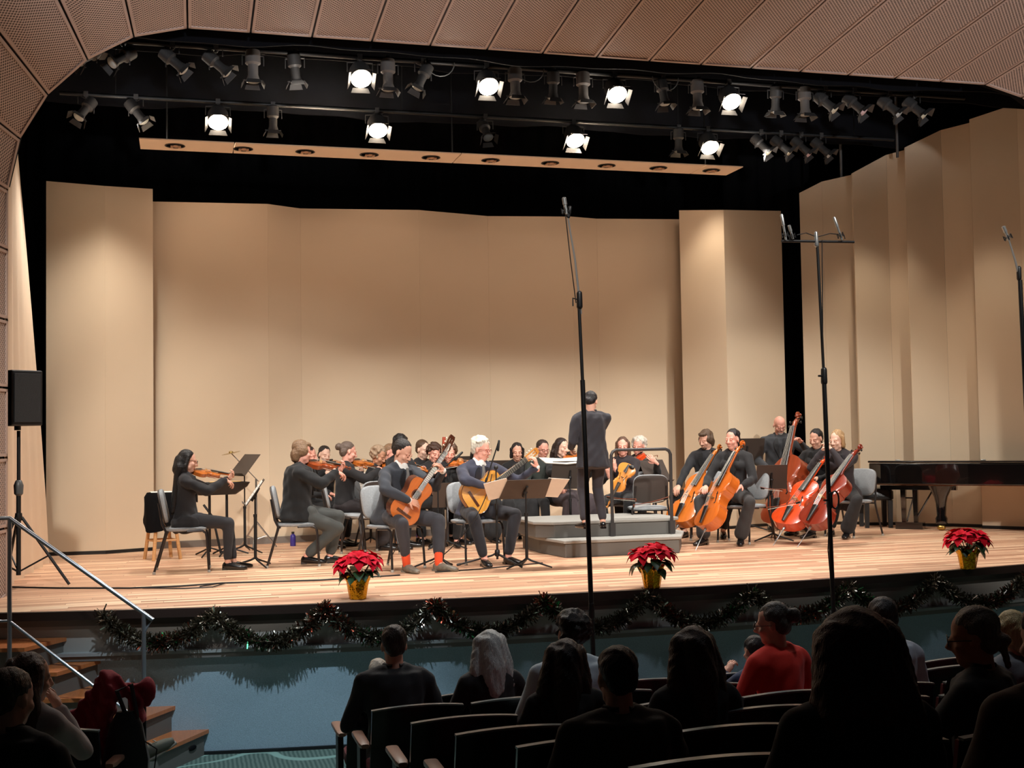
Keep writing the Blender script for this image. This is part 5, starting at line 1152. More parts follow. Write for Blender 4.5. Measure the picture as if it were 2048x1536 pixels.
poinsettia('red poinsettia in gold foil at the stage edge nearest the piano', 1936, 1138, 9, 1.15)

# ---- tinsel garland in swags along the fascia
m_tin = [mat('tinsel_dark_bronze', (62, 54, 40), .32, metal=.6, var=.4, scale=60), mat('tinsel_silver', (225, 220, 205), .25, metal=1, var=.2), mat('tinsel_copper', (150, 70, 50), .2, metal=.9), mat('tinsel_green', (40, 130, 70), .2, metal=.8)]
pk = [(205, 1226), (425, 1226), (648, 1216), (866, 1208), (1082, 1200), (1290, 1188), (1498, 1182), (1690, 1172), (1862, 1158), (2048, 1148), (2230, 1138)]
lo = [(318, 1284), (528, 1282), (752, 1272), (985, 1262), (1192, 1252), (1396, 1244), (1600, 1228), (1772, 1216), (1958, 1204), (2140, 1192)]
def apt(px, py):     # point on the fascia seen at a pixel
    r = ray(px, py); t = 9.0/r.y
    for _ in range(30):
        p = CP+r*t; t += (apY(p.x, -.03)-p.y)/r.y*.8
    return CP+r*t
garl = empty('tinsel_garland', apt(*pk[0]), 0, 'long dark tinsel garland hung in swags along the stage fascia', 'garland'); G0 = V(garl.location)
rs = random.Random(4)
for i in range(len(lo)):
    a, l_, c_ = apt(*pk[i]), apt(*lo[i]), apt(*pk[i+1]); cu = []
    for k in range(25):
        t = k/24; x = a.x+(c_.x-a.x)*t; u = (2*t-1); zt_ = a.z+(c_.z-a.z)*t; z = zt_-(zt_-l_.z)*(1-abs(u)**2.0); cu.append(V((x, apY(x, -.10), z))-G0)
    core = MB(); core.tube(cu, .02, 6); so = core.build('swag', m_tin[0], garl)
    for nm, mt_, cnt, wd, ln in (('tinsel', m_tin[0], 1300, .0045, .085), ('tinsel', m_tin[1], 330, .005, .085), ('tinsel', m_tin[2], 130, .005, .085), ('tinsel', m_tin[3], 50, .005, .085)):
        b = MB(); seg0 = rs.random()
        for _ in range(cnt):
            t = rs.random()
            if mt_ in m_tin[2:]: t = min(.999, max(0, seg0+rs.gauss(0, .09)))
            k = min(int(t*24), 23); c0 = cu[k].lerp(cu[k+1], t*24-k); d = V((rs.gauss(0, 1), rs.gauss(0, .8), rs.gauss(0, 1))).normalized(); e = V((rs.gauss(0, 1), rs.gauss(0, 1), rs.gauss(0, 1))).cross(d).normalized()*wd
            tip = c0+d*ln*rs.uniform(.7, 1.15)
            b.add([c0-e, c0+e, tip+e, tip-e], [(0, 1, 2, 3)])
        o = b.build(nm, mt_, so, smooth=False); tag(o, kind='stuff')

# ---- hanging lamps
m_lit = mat('lit_lens', (255, 246, 226), .4, var=0, emit=(255, 238, 214), es=38); m_lens = mat('lens_glass', (150, 160, 165), .1, var=0, coat=1)
m_can = mat('lamp_housing', (58, 56, 55), .5); m_canl = mat('lamp_housing_spill_tint', (104, 98, 94), .5); m_gel = [mat('gel_cream', (236, 230, 206), .5), mat('gel_pink', (236, 206, 208), .5), mat('gel_grey', (206, 210, 206), .5)]  # housing greys lightened to stand in for spill from the lit lamps
def batten(Y, z, label, x0=-1.3, x1=9.35):
    b = MB(); b.tube([(x0, Y, z), (x1, Y, z)], .024, 10)
    o = b.build('lighting_batten', m_blk); tag(o, label, 'pipe', 'lighting pipes over the stage')
    for x in (x0+.6, 2.6, 6.2, x1-.6): q = MB(); q.tube([(x, Y, z), (x, Y, 8.8)], .006, 6); q.build('suspension_wire', m_blk, o)
Y1, Y2 = 12.75, 14.3
z1 = aY(973, 150, Y1).z+.10; z2 = aY(754, 238, Y2).z+.10
batten(Y1, z1, 'black lighting pipe with the front row of stage lamps'); batten(Y2, z2, 'black lighting pipe with the rear row of stage lamps')
def lamp(kind, px, py, Y, zb, label, aim=(0, 0, -1), group=None, gel=None, Ls_=.30, r=.085):
    q = aY(px, py, Y); x = q.x; top_ = V((x, Y, zb)); root = empty('stage_lamp', top_, 0, label, 'stage lamp', group)
    d = V(aim).normalized(); piv = V((0, 0, -.16)); 
    b = MB(); b.tube([(0, .0, .03), (0, 0, -.05)], .018, 8); b.box((0, 0, 0), (.05, .07, .06)); b.build('clamp', m_can, root)
    s_ = d.cross(V((0, 1, 0))); s_ = V((1, 0, 0)) if s_.length < .3 else s_.normalized()
    b = MB(); b.tube([piv+s_*(r+.02), piv+s_*(r+.02)+V((0, 0, .1)), V((0, 0, -.05)), piv-s_*(r+.02)+V((0, 0, .1)), piv-s_*(r+.02)], .007, 6); b.build('yoke', m_can, root)
    b = MB()
    if kind == 'par': b.tube([piv-d*.12, piv-d*.10, piv-d*.02, piv+d*.12], [r*.5, r*.7, r, r], 18)
    else: b.tube([piv-d*Ls_*.5, piv-d*Ls_*.45, piv-d*.02, piv-d*.0, piv+d*Ls_*.3, piv+d*Ls_*.5], [r*.6, r*.85, r*.9, r*.6, r*.6, r*.82], 14)
    b.build('housing', m_canl if kind == 'spill_tint' else m_can, root)
    e = piv+d*(.125 if kind == 'par' else Ls_*.5+.003); ff = MB(); y_ = d.cross(s_).normalized(); 
    rr = r*(.96 if kind == 'par' else .78)
    lit = gel == 'lit'
    ff.loft([(e, s_*rr, y_*rr), (e+d*.012, s_*rr*.8, y_*rr*.8), (e+d*.018, s_*rr*.3, y_*rr*.3)], 16); ff.build('lens', m_lit if lit else (gel or m_lens), root)
    ff = MB(); ff.box(e-d*.01, (2.3*r, .012, .012), Matrix((s_, d, y_)).transposed()); 
    for k in range(4):
        a = k*PI/2; u = (s_*math.cos(a)+y_*math.sin(a)); v = (-s_*math.sin(a)+y_*math.cos(a)); c_ = e+u*r*1.02
        ff.quadbox(c_-v*r*.7, c_+v*r*.7, c_+v*r*.9+u*.03+d*.05, c_-v*r*.9+u*.03+d*.05, u, .004)
    ff.build('barn_door', m_can, root)
    return root
def spill(x, Y, z):
    l = bpy.data.lights.new('lamp_spill', 'POINT'); l.energy = 6; l.color = (1, .93, .84); l.shadow_soft_size = .05; o = bpy.data.objects.new('lamp_spill', l); col.objects.link(o); o.location = (x, Y, z)
for x in (1.22, 2.83, 4.62, 6.43): spill(x, 12.55, z1-.42)
for x in (-.62, 1.63, 4.9, 7.3): spill(x, 14.1, z2-.42)
gl = 'lit stage lamps'; gd = 'unlit stage lamps'
for i, (px, py) in enumerate(((720, 150), (973, 166), (1229, 184), (1457, 198))): lamp('par', px, py, Y1, z1, 'glowing white stage lamp in the front row, %s' % ['above the left half of the canopy', 'second lit one along the row', 'third lit one along the row', 'nearest the side shell'][i], (.02, -.85, -1), gl, 'lit', r=.115)
for i, (px, py) in enumerate(((436, 232), (754, 247), (1147, 267), (1415, 283))): lamp('par', px, py, Y2, z2, 'glowing white stage lamp in the rear row, %s' % ['above the canopy\'s left end', 'second lit one along the row', 'third lit one along the row', 'above the canopy\'s right end'][i], (.0, -.75, -1), gl, 'lit', r=.118)
for (px, w_) in ((506, 'left of the first lit lamp'), (776, 'just right of the first lit lamp'), (1030, 'just right of the second lit lamp'), (1166, 'between the second and third lit lamps'), (1394, 'just left of the fourth lit lamp'), (1608, 'last straight one before the angled group')):
    lamp('spill_tint', px, 150, Y1, z1, 'grey straight-down lamp, front row, '+w_, (.0, -.05, -1), gd, Ls_=.34, r=.09)
for (px, w_, am) in ((590, 'small, left of the first lit lamp', (.1, .0, -1)), (846, 'tilted one right of the first lit lamp', (-.5, -.1, -1)), (1106, 'dim, left of the third lit lamp', (0, .1, -1)), (1325, 'with looped cable between third and fourth lit lamps', (.1, -.2, -1)), (1550, 'dim, right of the fourth lit lamp', (0, .1, -1))):
    lamp('ell', px, 150, Y1, z1, 'black lamp, front row, '+w_, am, gd, r=.08)
for k, (px, am, w_) in enumerate(((180, (-.7, -.5, -.6), 'first at the left end'), (246, (-.7, -.5, -.6), 'second from the left end'), (345, (.9, -.2, -.8), 'third from the left end'), (432, (.9, -.2, -.8), 'fourth from the left end'))): lamp('ell', px, 125, Y1, z1, 'angled unlit lamp, front row, '+w_, am, gd, m_gel[2], r=.08)
for k, (px, w_) in enumerate(((1650, 'first of the four angled ones near the side shell'), (1708, 'second of the four angled ones near the side shell'), (1778, 'third of the four angled ones near the side shell'), (1828, 'last of the four angled ones near the side shell'))): lamp('ell', px, 200, Y1, z1, 'pale-gel lamp, front row, '+w_, (.75, -.7, -1), gd, m_gel[k % 3], r=.085)
for (px, w_, am, ge) in ((172, 'at the left end', (-.5, -.4, -.8), m_gel[2]), (272, 'second from the left end', (.6, -.2, -.8), m_gel[2]), (546, 'right of the first lit one', (0, 0, -1), None), (970, 'between the second and third lit ones', (.1, -.6, -.8), None), (1356, 'just left of the last lit one', (0, 0, -1), None), (1520, 'first of the four angled ones', (.7, -.6, -1), m_gel[0]), (1560, 'second of the four angled ones', (.8, -.6, -.9), m_gel[0]), (1600, 'third of the four angled ones', (.8, -.6, -1), m_gel[1]), (1640, 'last of the four angled ones', (.8, -.6, -1), m_gel[2])):
    lamp('ell', px, 240, Y2, z2, 'unlit lamp, rear row, '+w_, am, gd, ge, r=.08)
# looped cables on the battens
for i, (px, w_) in enumerate(((880, 'by the tilted lamp'), (1330, 'between the third and fourth lit lamps'), (1060, 'right of the second lit lamp'))):
    q = aY(px, 150, Y1-.03); c0 = V((q.x, Y1-.04, z1)); b = MB(); b.tube([c0+V((-.16*math.cos(PI*k/10), 0, -.16*math.sin(PI*k/10))) for k in range(11)], .006, 5); tag(b.build('lamp_cable', mat('cable_grey', (90, 90, 88), .5)), 'looped lamp cable hanging from the front pipe '+w_, 'cable')
# ================================================================ stairs, rail, hall seats and audience
m_tread = mat('stair_tread_wood', (190, 112, 62), .35, var=.25, coat=.3, stretch=(8, 1, 1)); m_riser = mat('stair_grey', (104, 100, 94), .6, var=.08)
st = empty('stage_stairs', (.21, 10.26, FLZ), 0, 'portable stairs with brown wooden treads leading up onto the stage at the left', 'stairs'); S0 = V(st.location)
hts = [-1.0, -.80, -.60, -.41, -.22]; cr = [(417, 1460), (352, 1412), (280, 1362), (223, 1314), (162, 1268)]
for k, (h_, c_) in enumerate(zip(hts, cr)):
    A = fl(*c_, h_); B_ = A+V((-.37, -.55, 0)); sh = V((-1.25, .26, 0)); C_, D_ = B_+sh, A+sh+V((0, .1, 0)); A2 = A+V((.02, .05, 0)); zb = FLZ-h_ if k == 0 else -(h_-hts[k-1])
    def pr(P, z0, z1, n0, m, par=st):
        bb = MB(); bb.rings([[V(p)-S0+V((0, 0, z)) for p in P[::-1]] for z in (z0, z1)]); return bb.build(n0, m, par, smooth=False)
    ins = [A+V((-.035, -.0, 0)), B_+V((-.02, .03, 0)), C_+V((0, .03, 0)), D_]
    pr(ins, zb, -.031, 'riser', m_riser); pr([A2, B_, C_, D_], -.03, 0, 'tread', m_tread)
    if k == 0:
        d = (A-B_).normalized(); n_ = V((d.y, -d.x, 0)); c0 = A-d*.17-n_*-.0+V((-.034, 0, -.10))-S0; bb = MB(); bb.ell(c0+n_*.004, (1, 1, 1), Matrix(((d.x*.055, n_.x*.006, 0), (d.y*.055, n_.y*.006, 0), (0, 0, .02))), 16, 6); bb.build('hand_hole', m_black, st)
# hand rail
m_rail = mat('brushed_steel_rail', (150, 154, 158), .3, metal=.75, var=.05)
Pb = aY(288, 1400, 9.62); Pa = aY(19, 1300, 10.0); zb1 = aY(290, 1228, 9.62).z; za1 = aY(24, 1036, 10.0).z
hr = empty('hand_rail', (Pb.x, Pb.y, FLZ), 0, 'metal handrail sloping down beside the stage stairs', 'railing'); O = V(hr.location)
b = MB(); b.tube([V((Pb.x, Pb.y, FLZ))-O, V((Pb.x, Pb.y, zb1))-O], .017, 10); b.build('post', m_rail, hr)
b = MB(); b.tube([V((Pa.x, Pa.y, -.4))-O, V((Pa.x, Pa.y, za1))-O], .017, 10); b.build('post', m_rail, hr)
E1 = aY(306, 1240, 9.6)
b = MB(); b.tube([V((Pa.x-.6, Pa.y, za1))-O, V((Pa.x, Pa.y, za1))-O, E1-O, V((Pb.x, Pb.y, zb1-.13))-O], .017, 10); b.build('top_rail', m_rail, hr)
l0 = aY(18, 1242, 10.0); l1 = aY(276, 1440, 9.62)
b = MB(); b.tube([l0-O-V((.6, 0, 0)), l0-O, l1-O, V((Pb.x, Pb.y, l1.z-.02))-O], .013, 10); b.build('lower_rail', m_rail, hr)

# ---- hall seats
m_sb = mat('seat_back_black', (15, 15, 16), .22, var=.15); m_sc = mat('seat_burgundy', (96, 26, 34), .85, var=.2, bump=.2); m_arm = mat('armrest_wood', (170, 132, 112), .35, var=.1); m_sedge = mat('seat_edge_highlight', (118, 128, 128), .25, var=.05)
def make_seat(label, x, y, rz, group='theatre seats in rows before the stage', endp=False):
    root = empty('theatre_seat', (x, y, fz(y)), rz, label, 'seat', group)
    W_ = .27; n = 9; rs_ = []
    b = MB(); vs = []
    # curved back panel: outer shell
    def pt(u, v, off): # u -1..1, v 0..1
        zz = .26+(.60+.022*(1-u*u))*v; yy = .21+.10*v-.035*u*u+off
        return V((u*W_*(1-.04*v), yy, zz))
    def panel(off0, off1, v0, v1, k=1):
        g = MB(); nu, nv = 10, 4; P = [[pt((-1+2*i/nu)*k, v0+(v1-v0)*j/nv, off0) for i in range(nu+1)] for j in range(nv+1)]; Q = [[pt((-1+2*i/nu)*k, v0+(v1-v0)*j/nv, off1) for i in range(nu+1)] for j in range(nv+1)]
        vs = [p for r in P for p in r]; m0 = len(vs); vs += [p for r in Q for p in r]; w_ = nu+1; fs = []
        for j in range(nv):
            for i in range(nu): q = (j*w_+i, (j+1)*w_+i, (j+1)*w_+i+1, j*w_+i+1); fs += [q, tuple(m0+t for t in q[::-1])]
        for i in range(nu): fs += [(i, i+1, m0+i+1, m0+i), (nv*w_+i+1, nv*w_+i, m0+nv*w_+i, m0+nv*w_+i+1)]
        for j in range(nv): fs += [((j+1)*w_, j*w_, m0+j*w_, m0+(j+1)*w_), (j*w_+nu, (j+1)*w_+nu, m0+(j+1)*w_+nu, m0+j*w_+nu)]
        g.add(vs, fs); return g
    panel(0, .022, 0, .985).build('back_panel', m_sb, root, ang=40)
    panel(-.004, .028, .985, 1.0, 1.01).build('top_edge', m_sedge, root, ang=40)  # pale colour paints in the highlight along the seat top
    panel(-.05, -.002, .08, .96, .93).build('back_cushion', m_sc, root, ang=40)
    b = MB(); b.loft([(V((0, -.02, .40)), V((.24, 0, 0)), V((0, .23, 0))), (V((0, -.02, .43)), V((.25, 0, 0)), V((0, .24, 0))), (V((0, -.03, .47)), V((.24, 0, 0)), V((0, .23, 0)))], 20, .5); b.build('seat_cushion', m_sc, root)
    for sx in ((-1, 1) if endp else (-1,)):
        b = MB(); b.box((sx*.285, .04, .32), (.035, .12, .60)); b.box((sx*.285, .03, .02), (.05, .3, .04)); b.build('stanchion', m_blk, root, smooth=False)
        b = MB(); b.loft([(V((sx*.285, -.17, .635)), V((.026, 0, 0)), V((0, 0, .012))), (V((sx*.285, -.13, .64)), V((.034, 0, 0)), V((0, 0, .018))), (V((sx*.285, .15, .64)), V((.032, 0, 0)), V((0, 0, .018))), (V((sx*.285, .19, .64)), V((.022, 0, 0)), V((0, 0, .012)))], 12, .6); b.build('armrest', m_arm, root)
    return root
rowY = [8.22, 7.37, 6.32, 5.57, 4.90, 4.05, 2.95]; rowX = [.98, 1.0, 1.03, 1.08, 1.16, 1.28, 1.30]
rown = ['front', 'second', 'third', 'fourth', 'fifth', 'sixth', 'last']
proto = None; endproto = None
for r, (Y, X_) in enumerate(zip(rowY, rowX)):
    cnt = int((Y*.84+.5-X_)/.57)+1
    for i in range(cnt):
        x = X_+.28+i*.57; last = r == 6
        if i == 0: lb = 'black theatre seat at the aisle end of the %s row' % rown[r]
        else: lb = 'black theatre seat, number %s from the aisle in the %s row' % (['', 'two', 'three', 'four', 'five', 'six', 'seven', 'eight', 'nine', 'ten', 'eleven', 'twelve'][i], rown[r])
        pr_ = endproto if i == 0 else proto; y_ = Y-.30-.012*i*i*.3
        if pr_ is None:
            o = make_seat(lb, x, y_, R(180), endp=(i == 0))
            if i == 0: endproto = o
            else: proto = o
        else:
            o = copy_tree(pr_); o.location = (x, y_, fz(y_)); o['label'] = lb
# seats of the left block
for (x, y, rz, lb) in ((-.62, 7.35, 166, 'black theatre seat at the left aisle end with the red jacket over it'), (-1.2, 7.5, 166, 'black theatre seat beside the one with the red jacket'), (-.86, 6.15, 164, 'black theatre seat of the long-haired woman at the lower left'), (-.78, 5.05, 162, 'black theatre seat of the grey-haired man at the lower left corner'), (-1.42, 6.3, 164, 'black theatre seat at the left edge beyond the long-haired woman')):
    o = copy_tree(endproto); o.location = (x, y, fz(y)); o.rotation_euler = (0, 0, R(rz)); o['label'] = lb
# seat end post with a light cap by the left aisle
q = aY(274, 1380, 7.55); e = empty('seat_end_post', (q.x, q.y, fz(q.y)), R(8), 'black seat end post with a pale rounded cap beside the red jacket', 'post')
b = MB(); b.box((0, 0, (q.z-fz(q.y))/2-.02), (.10, .07, q.z-fz(q.y)-.02)); b.build('panel', m_blk, e, smooth=False, bevel=.01)
zt = q.z-fz(q.y); b = MB(); b.loft([(V((0, -.06, zt-.02)), V((.05, 0, 0)), V((0, 0, .022))), (V((0, .10, zt)), V((.05, 0, 0)), V((0, 0, .022)))], 16, .7); b.build('cap', mat('post_cap', (150, 138, 128), .35), e)
# red jacket with a black bag
q = aY(232, 1352, 7.45); J_ = empty('draped_jacket', (q.x, q.y, q.z-.35), R(-12), 'dark red jacket draped over the seat back at the left aisle', 'jacket')
b = MB(); b.tube([(-.30, 0, .02), (-.17, -.01, .20), (-.08, 0, .34), (.05, 0, .28), (.17, 0, .26), (.21, 0, .20)], [.05, .05, .045, .05, .05, .03], 10); b.cap((-.12, -.02, .25), .05, (-.20, -.05, -.20), .10); b.cap((-.02, -.02, .25), .06, (-.12, -.04, -.25), .09); b.cap((.1, -.02, .24), .05, (.13, -.03, .1), .04)
b.cap((-.28, 0, 0), .06, (-.30, -.02, -.25), .07); o = b.build('cloth', cloth('dark_red', (150, 22, 42)), J_, ang=180); remesh_later(o, .014, 3, noise=.018, nscale=22)
J2 = empty('shoulder_bag', (q.x+.06, q.y-.13, q.z-.30), 0, 'black shoulder bag with straps hanging on the red jacket', 'bag')
b = MB(); b.loft([(V((0, 0, -.32)), V((.12, 0, 0)), V((0, .05, 0))), (V((0, 0, -.15)), V((.13, 0, 0)), V((0, .06, 0))), (V((0, 0, .05)), V((.09, 0, 0)), V((0, .04, 0))), (V((0, 0, .12)), V((.05, 0, 0)), V((0, .02, 0)))], 14, .7); b.build('bag_body', cloth('bag_black', (16, 16, 18), .6), J2)
b = MB(); b.tube([(.0, 0, .1), (-.05, 0, .24), (.03, 0, .27), (.06, -.01, .1), (.05, -.02, -.1)], .014, 6); b.tube([(.1, -.02, -.05), (.17, -.03, -.1), (.15, -.03, -.25), (.06, -.05, -.3)], .004, 5); b.build('strap', mat('strap', (40, 42, 44), .4), J2)

# ---- audience
m_oc = 'audience members'
def aud(label, px, py, Y, rz, **k):
    # px,py: top of the head, Y distance of the head; the seat position follows
    q = aY(px, py, Y); f_ = fz(Y); s = (q.z-f_)/k.pop('hh', 1.325); a = R(rz); fw = V((math.sin(a), -math.cos(a), 0))
    ln = R(k.get('lean', 4)); off = (.55*math.sin(ln)+.05)*s
    k.setdefault('features', False)
    return person(label, (q.x-fw.x*off, q.y-fw.y*off), rz*PI/180, zf=f_, s=s, seat=.45, group=m_oc, vox=.011, feet=False, **k)
dk = dict(bot=('trousers', 'hall_dark', (24, 24, 28)))
aud('dark-haired man in a dark jacket seen from behind at the left of the seat block', 786, 1243, 7.50, 178, hair=('short', 'brown_aud', (52, 40, 32)), top=('jacket', 'aud_black', (34, 36, 40)), bulk=1.12, **dk)
aud('small pale-haired person mostly hidden behind the dark-haired man in the front row', 756, 1308, 8.35, 170, hair=('short', 'pale_aud', (176, 158, 138)), top=('blouse', 'aud_beige', (110, 100, 90)), hh=1.34, **dk)
aud('woman with long wavy silver-grey hair seen from behind', 976, 1252, 7.50, 182, female=True, hair=('big', 'silver', (196, 202, 200)), top=('jacket', 'aud_black2', (30, 29, 31)), **dk)
aud('man with dark curly hair and pale blue-grey shirt beside the tall microphone pole', 1142, 1213, 6.45, 176, hair=('curly', 'dark_aud', (26, 22, 20)), top=('blouse', 'aud_paleblue', (196, 212, 222)), bulk=1.15, **dk)
aud('woman with long straight dark hair leaning left, before the curly-haired man', 1126, 1268, 5.70, 176, female=True, htilt=-6, hair=('big', 'dark_brown_aud', (34, 27, 24)), top=('jacket', 'aud_black3', (22, 21, 23)), **dk)
aud('man with short cropped dark hair in the sixth row', 1228, 1281, 4.20, 180, hair=('short', 'crop_aud', (30, 26, 24)), top=('jacket', 'aud_brown', (44, 40, 34)), bulk=1.2, **dk)
aud('woman with long brown hair parted in the middle in the fifth row', 1378, 1242, 5.05, 182, female=True, hair=('big', 'brown_aud2', (48, 36, 30)), top=('jacket', 'aud_black4', (24, 24, 26)), **dk)
aud('woman in a bright red sweater with dark glasses and pinned-up hair', 1540, 1195, 6.45, 196, female=True, hyaw=38, hair=('bun', 'dark_grey_aud', (66, 60, 54)), top=('blouse', 'aud_red', (226, 48, 32)), glasses=m_gl, **dk)
aud('person in navy with a hand at the chin beyond the red sweater', 1503, 1262, 7.5, 190, hair=('short', 'aud_dk5', (34, 30, 30)), top=('blouse', 'aud_navy', (44, 58, 88)), lh=(.1, -.3, .98), hh=1.34, **dk)
aud('woman with big reddish-brown hair, largest figure in the last row', 1692, 1197, 3.12, 182, female=True, hair=('big', 'auburn', (62, 30, 22)), top=('jacket', 'aud_black6', (20, 20, 22)), bulk=1.25, **dk)
aud('man with short dark hair in a pale grey shirt in the third row', 1757, 1187, 6.40, 182, hair=('short', 'aud_short7', (30, 27, 26)), top=('blouse', 'aud_grey', (170, 178, 188)), bulk=1.1, **dk)
aud('grey-haired person with glasses turned to the left, pale hair clip behind', 1932, 1203, 4.20, 214, hyaw=22, hair=('pulled', 'grey_aud', (120, 108, 92)), top=('jacket', 'aud_dark8', (36, 36, 34)), glasses=m_gl, bulk=1.1, lh=(.2, -.4, .8), sk='tan', **dk)
aud('person with pale blond hair partly hidden near the right edge', 2012, 1212, 5.65, 190, female=True, hair=('bob', 'blond_aud', (190, 168, 120)), top=('blouse', 'aud_grey9', (120, 122, 126)), **dk)
aud('person with dark hair and brown coat cut by the right edge', 2082, 1182, 3.12, 184, hair=('short', 'aud_dk10', (16, 14, 14)), top=('jacket', 'aud_brown2', (62, 48, 38)), bulk=1.3, **dk)
aud('woman with long brown hair and a hand at her mouth at the lower left', 66, 1294, 6.20, 150, female=True, hyaw=-34, hair=('big', 'brown_aud3', (72, 48, 36)), top=('blouse', 'aud_greysleeve', (176, 168, 168)), sk='light', rh=(-.02, -.24, 1.0), lh=(.2, -.45, .66), lean=2, lf=(.1, -.75, .1), rf=(.14, -.80, .12), **dk)
aud('grey-brown haired man at the lower left corner', 28, 1324, 5.10, 158, hyaw=-20, hair=('short', 'greybrown_aud', (84, 74, 64)), top=('jacket', 'aud_black11', (24, 24, 26)), bulk=1.15, **dk)
# outstretched sneaker at the aisle
q = aY(296, 1512, 8.0); b = MB(); s0 = V((q.x-.11, q.y, q.z-.02)); ax_ = V((.8, .3, .25)).normalized(); n_ = V((-.3, .8, 0)).normalized(); z_ = ax_.cross(n_)*1
b.loft([(s0, n_*.03, z_*.045), (s0+ax_*.06, n_*.042, z_*.05), (s0+ax_*.15, n_*.05, z_*.04), (s0+ax_*.24, n_*.048, z_*.032), (s0+ax_*.29, n_*.025, z_*.02)], 14, .8)
q0 = empty('sneaker', (0, 0, 0), 0, 'grey-green lace-up sneaker of the woman stretched into the aisle', 'shoe'); b.build('upper', cloth('sneaker_grey', (104, 108, 96)), q0)
b = MB(); b.loft([(s0-z_*.04, n_*.03, z_*.012), (s0+ax_*.15-z_*.036, n_*.052, z_*.014), (s0+ax_*.30-z_*.018, n_*.03, z_*.012)], 12, .8); b.build('sole', mat('sole_pale', (150, 148, 138), .6), q0)
b = MB()
for k in range(5): c_ = s0+ax_*(.06+.03*k)+z_*.046; b.tube([c_-n_*.03, c_+z_*.004, c_+n_*.03], .004, 5)
b.build('laces', mat('lace_pale', (170, 168, 158), .7), q0)

# ---- tall recording microphone stands on the hall floor
m_pole = mat('pole_black', (16, 16, 17), .45); m_sil = mat('microphone_silver', (190, 192, 190), .3, metal=.8, var=0)
def mic(par, p, d, L=.13, r=.017):
    p, d = V(p), V(d).normalized(); b = MB(); b.tube([p, p+d*L*.55, p+d*L*.56, p+d*L*.95, p+d*L], [r*.75, r*.75, r, r, r*.5], 12); b.build('microphone_body', m_sil, par)
    b = MB(); c = p+d*L*.2; n = 12; u = d.cross(V((0, 1, 0))).normalized()
    for a in range(6): t = a*PI/3; e = (u*math.cos(t)+d.cross(u)*math.sin(t)); b.tube([c+e*r, c+e*r*2.1+d*.02, c+e*r*2.1-d*.02, c+e*r], .004, 5)
    b.build('shock_mount', m_blk, par)
def tall(label, bx, Yb, pole, thick=.015):
    # pole: list of pixel points from bottom to top
    P = [aY(x, y, Yb) for x, y in pole]; g0 = V((P[0].x+(P[0].x-P[1].x)/(P[0].z-P[1].z)*(FLZ-P[0].z) if abs(P[0].z-P[1].z) > .01 else P[0].x, Yb, FLZ))
    root = empty('tall_microphone_stand', g0, 0, label, 'microphone stand', 'tall recording microphone stands'); O = V(root.location)
    b = MB(); b.tube([g0-O, P[0]-O, P[1]-O], thick*1.25, 10); b.build('pole', m_pole, root)
    for i in range(3): a = i*2*PI/3+.5; q = MB(); q.tube([(0, 0, .5), (.5*math.cos(a), .5*math.sin(a), .03)], .014, 8); q.tube([(0, 0, .2), (.3*math.cos(a), .3*math.sin(a), .22)], .009, 6); q.build('leg', m_pole, root)
    return root, O, P
Yb = 8.75
root, O, P = tall('very tall black microphone stand rising in front of the conductor', 0, Yb, [(1184, 1250), (1165, 760), (1158, 612), (1136, 430)])
b = MB(); b.tube([P[1]-O, P[2]-O], .013, 10); b.build('pole', m_pole, root)
b = MB(); b.tube([aY(1162, 628, Yb)-O, aY(1150, 520, Yb)-O, aY(1134, 424, Yb)-O], [.010, .008, .006], 8); b.build('boom', m_sil, root)
b = MB(); b.tube([aY(1152, 606, Yb-.03)-O, aY(1141, 520, Yb-.03)-O, aY(1131, 430, Yb-.03)-O], .004, 6); b.build('cable', m_pole, root)
for (x, y) in ((1183, 1222), (1159, 600)): q = MB(); c_ = aY(x, y, Yb)-O; q.cap(c_-V((0, 0, .05)), .024, c_+V((0, 0, .05)), .022); q.tube([c_, c_+V((-.06, -.02, .01)), c_+V((-.06, -.02, -.05))], .006, 6); q.build('clamp', m_pole, root)
c_ = aY(1133, 428, Yb)-O; mic(root, c_+V((0, 0, .0)), (-.15, 0, 1)); b = MB(); b.cap(c_+V((.015, 0, -.02)), .014, c_+V((.03, 0, .05)), .014); b.build('mount', m_blk, root)
root, O, P = tall('very tall black microphone stand with a crossbar in front of the cellists', 0, Yb, [(1664, 1150), (1648, 760), (1634, 478), (1634, 470)])
b = MB(); b.tube([P[1]-O, P[2]-O], .012, 10); b.build('pole', m_pole, root)
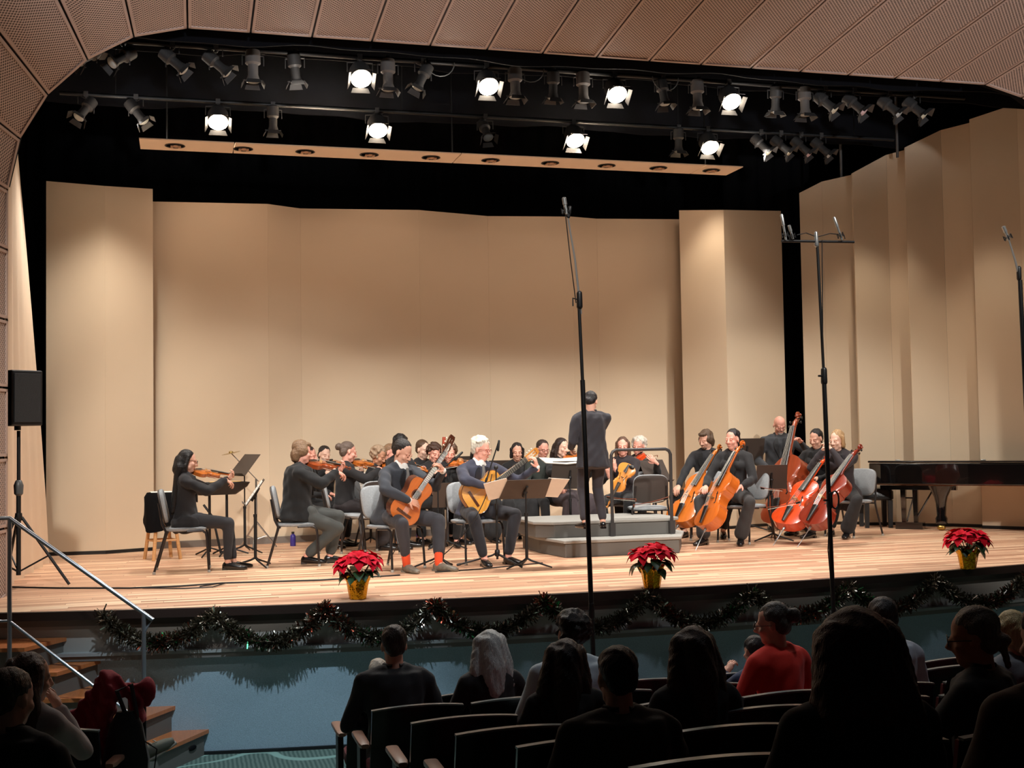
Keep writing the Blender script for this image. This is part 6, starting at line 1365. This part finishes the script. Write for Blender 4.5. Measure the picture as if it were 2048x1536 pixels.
b = MB(); b.cap(aY(1633, 490, Yb)-O, .02, aY(1632, 466, Yb)-O, .014); b.build('mount', m_sil, root)
b = MB(); b.tube([aY(1563, 482, Yb)-O, aY(1708, 484, Yb)-O], .011, 8); b.build('crossbar', m_pole, root)
for (x, y, x2, y2) in ((1572, 480, 1563, 428), (1586, 478, 1578, 450), (1684, 480, 1668, 434)):
    p0 = aY(x, y, Yb-.02)-O; p1 = aY(x2, y2, Yb-.02)-O; mic(root, p0, p1-p0, (p1-p0).length, .013)
b = MB(); b.tube([aY(1594, 470, Yb)-O, aY(1612, 466, Yb)-O, aY(1634, 474, Yb)-O, aY(1660, 467, Yb)-O, aY(1688, 470, Yb)-O, aY(1690, 478, Yb)-O], .004, 6); b.tube([aY(1644, 480, Yb-.02)-O, aY(1645, 600, Yb-.02)-O, aY(1646, 760, Yb-.02)-O], .004, 6); b.tube([aY(1660, 1000, Yb-.02)-O, aY(1656, 1100, Yb-.02)-O, aY(1664, 1190, Yb-.02)-O], .004, 6); b.build('cable', m_pole, root)
for (x, y) in ((1659, 1000), (1648, 752)): q = MB(); c_ = aY(x, y, Yb)-O; q.cap(c_-V((0, 0, .05)), .026, c_+V((0, 0, .05)), .024); q.tube([c_, c_+V((-.06, -.02, .0))], .009, 6); q.build('clamp', m_pole, root)
c_ = aY(1662, 1000, Yb-.03)-O; b = MB(); b.tube([c_+V((.035+.035*math.cos(a*PI/8), 0, .07*math.sin(a*PI/8))) for a in range(17)], .007, 6); b.build('cable_coil', m_pole, root)
root, O, P = tall('tall microphone stand cut off by the right edge', 0, Yb, [(2056, 900), (2040, 560), (2036, 536), (2015, 470)])
b = MB(); b.tube([aY(2040, 560, Yb)-O, aY(2030, 520, Yb)-O, aY(2014, 468, Yb)-O], [.012, .009, .006], 8); b.build('boom', m_sil, root)
c_ = aY(2018, 480, Yb)-O; mic(root, c_, aY(2006, 452, Yb)-O-c_); q = MB(); c2_ = aY(2038, 548, Yb)-O; q.cap(c2_-V((0, 0, .04)), .02, c2_+V((0, 0, .05)), .02); q.build('clamp', m_pole, root)
finish_jobs()
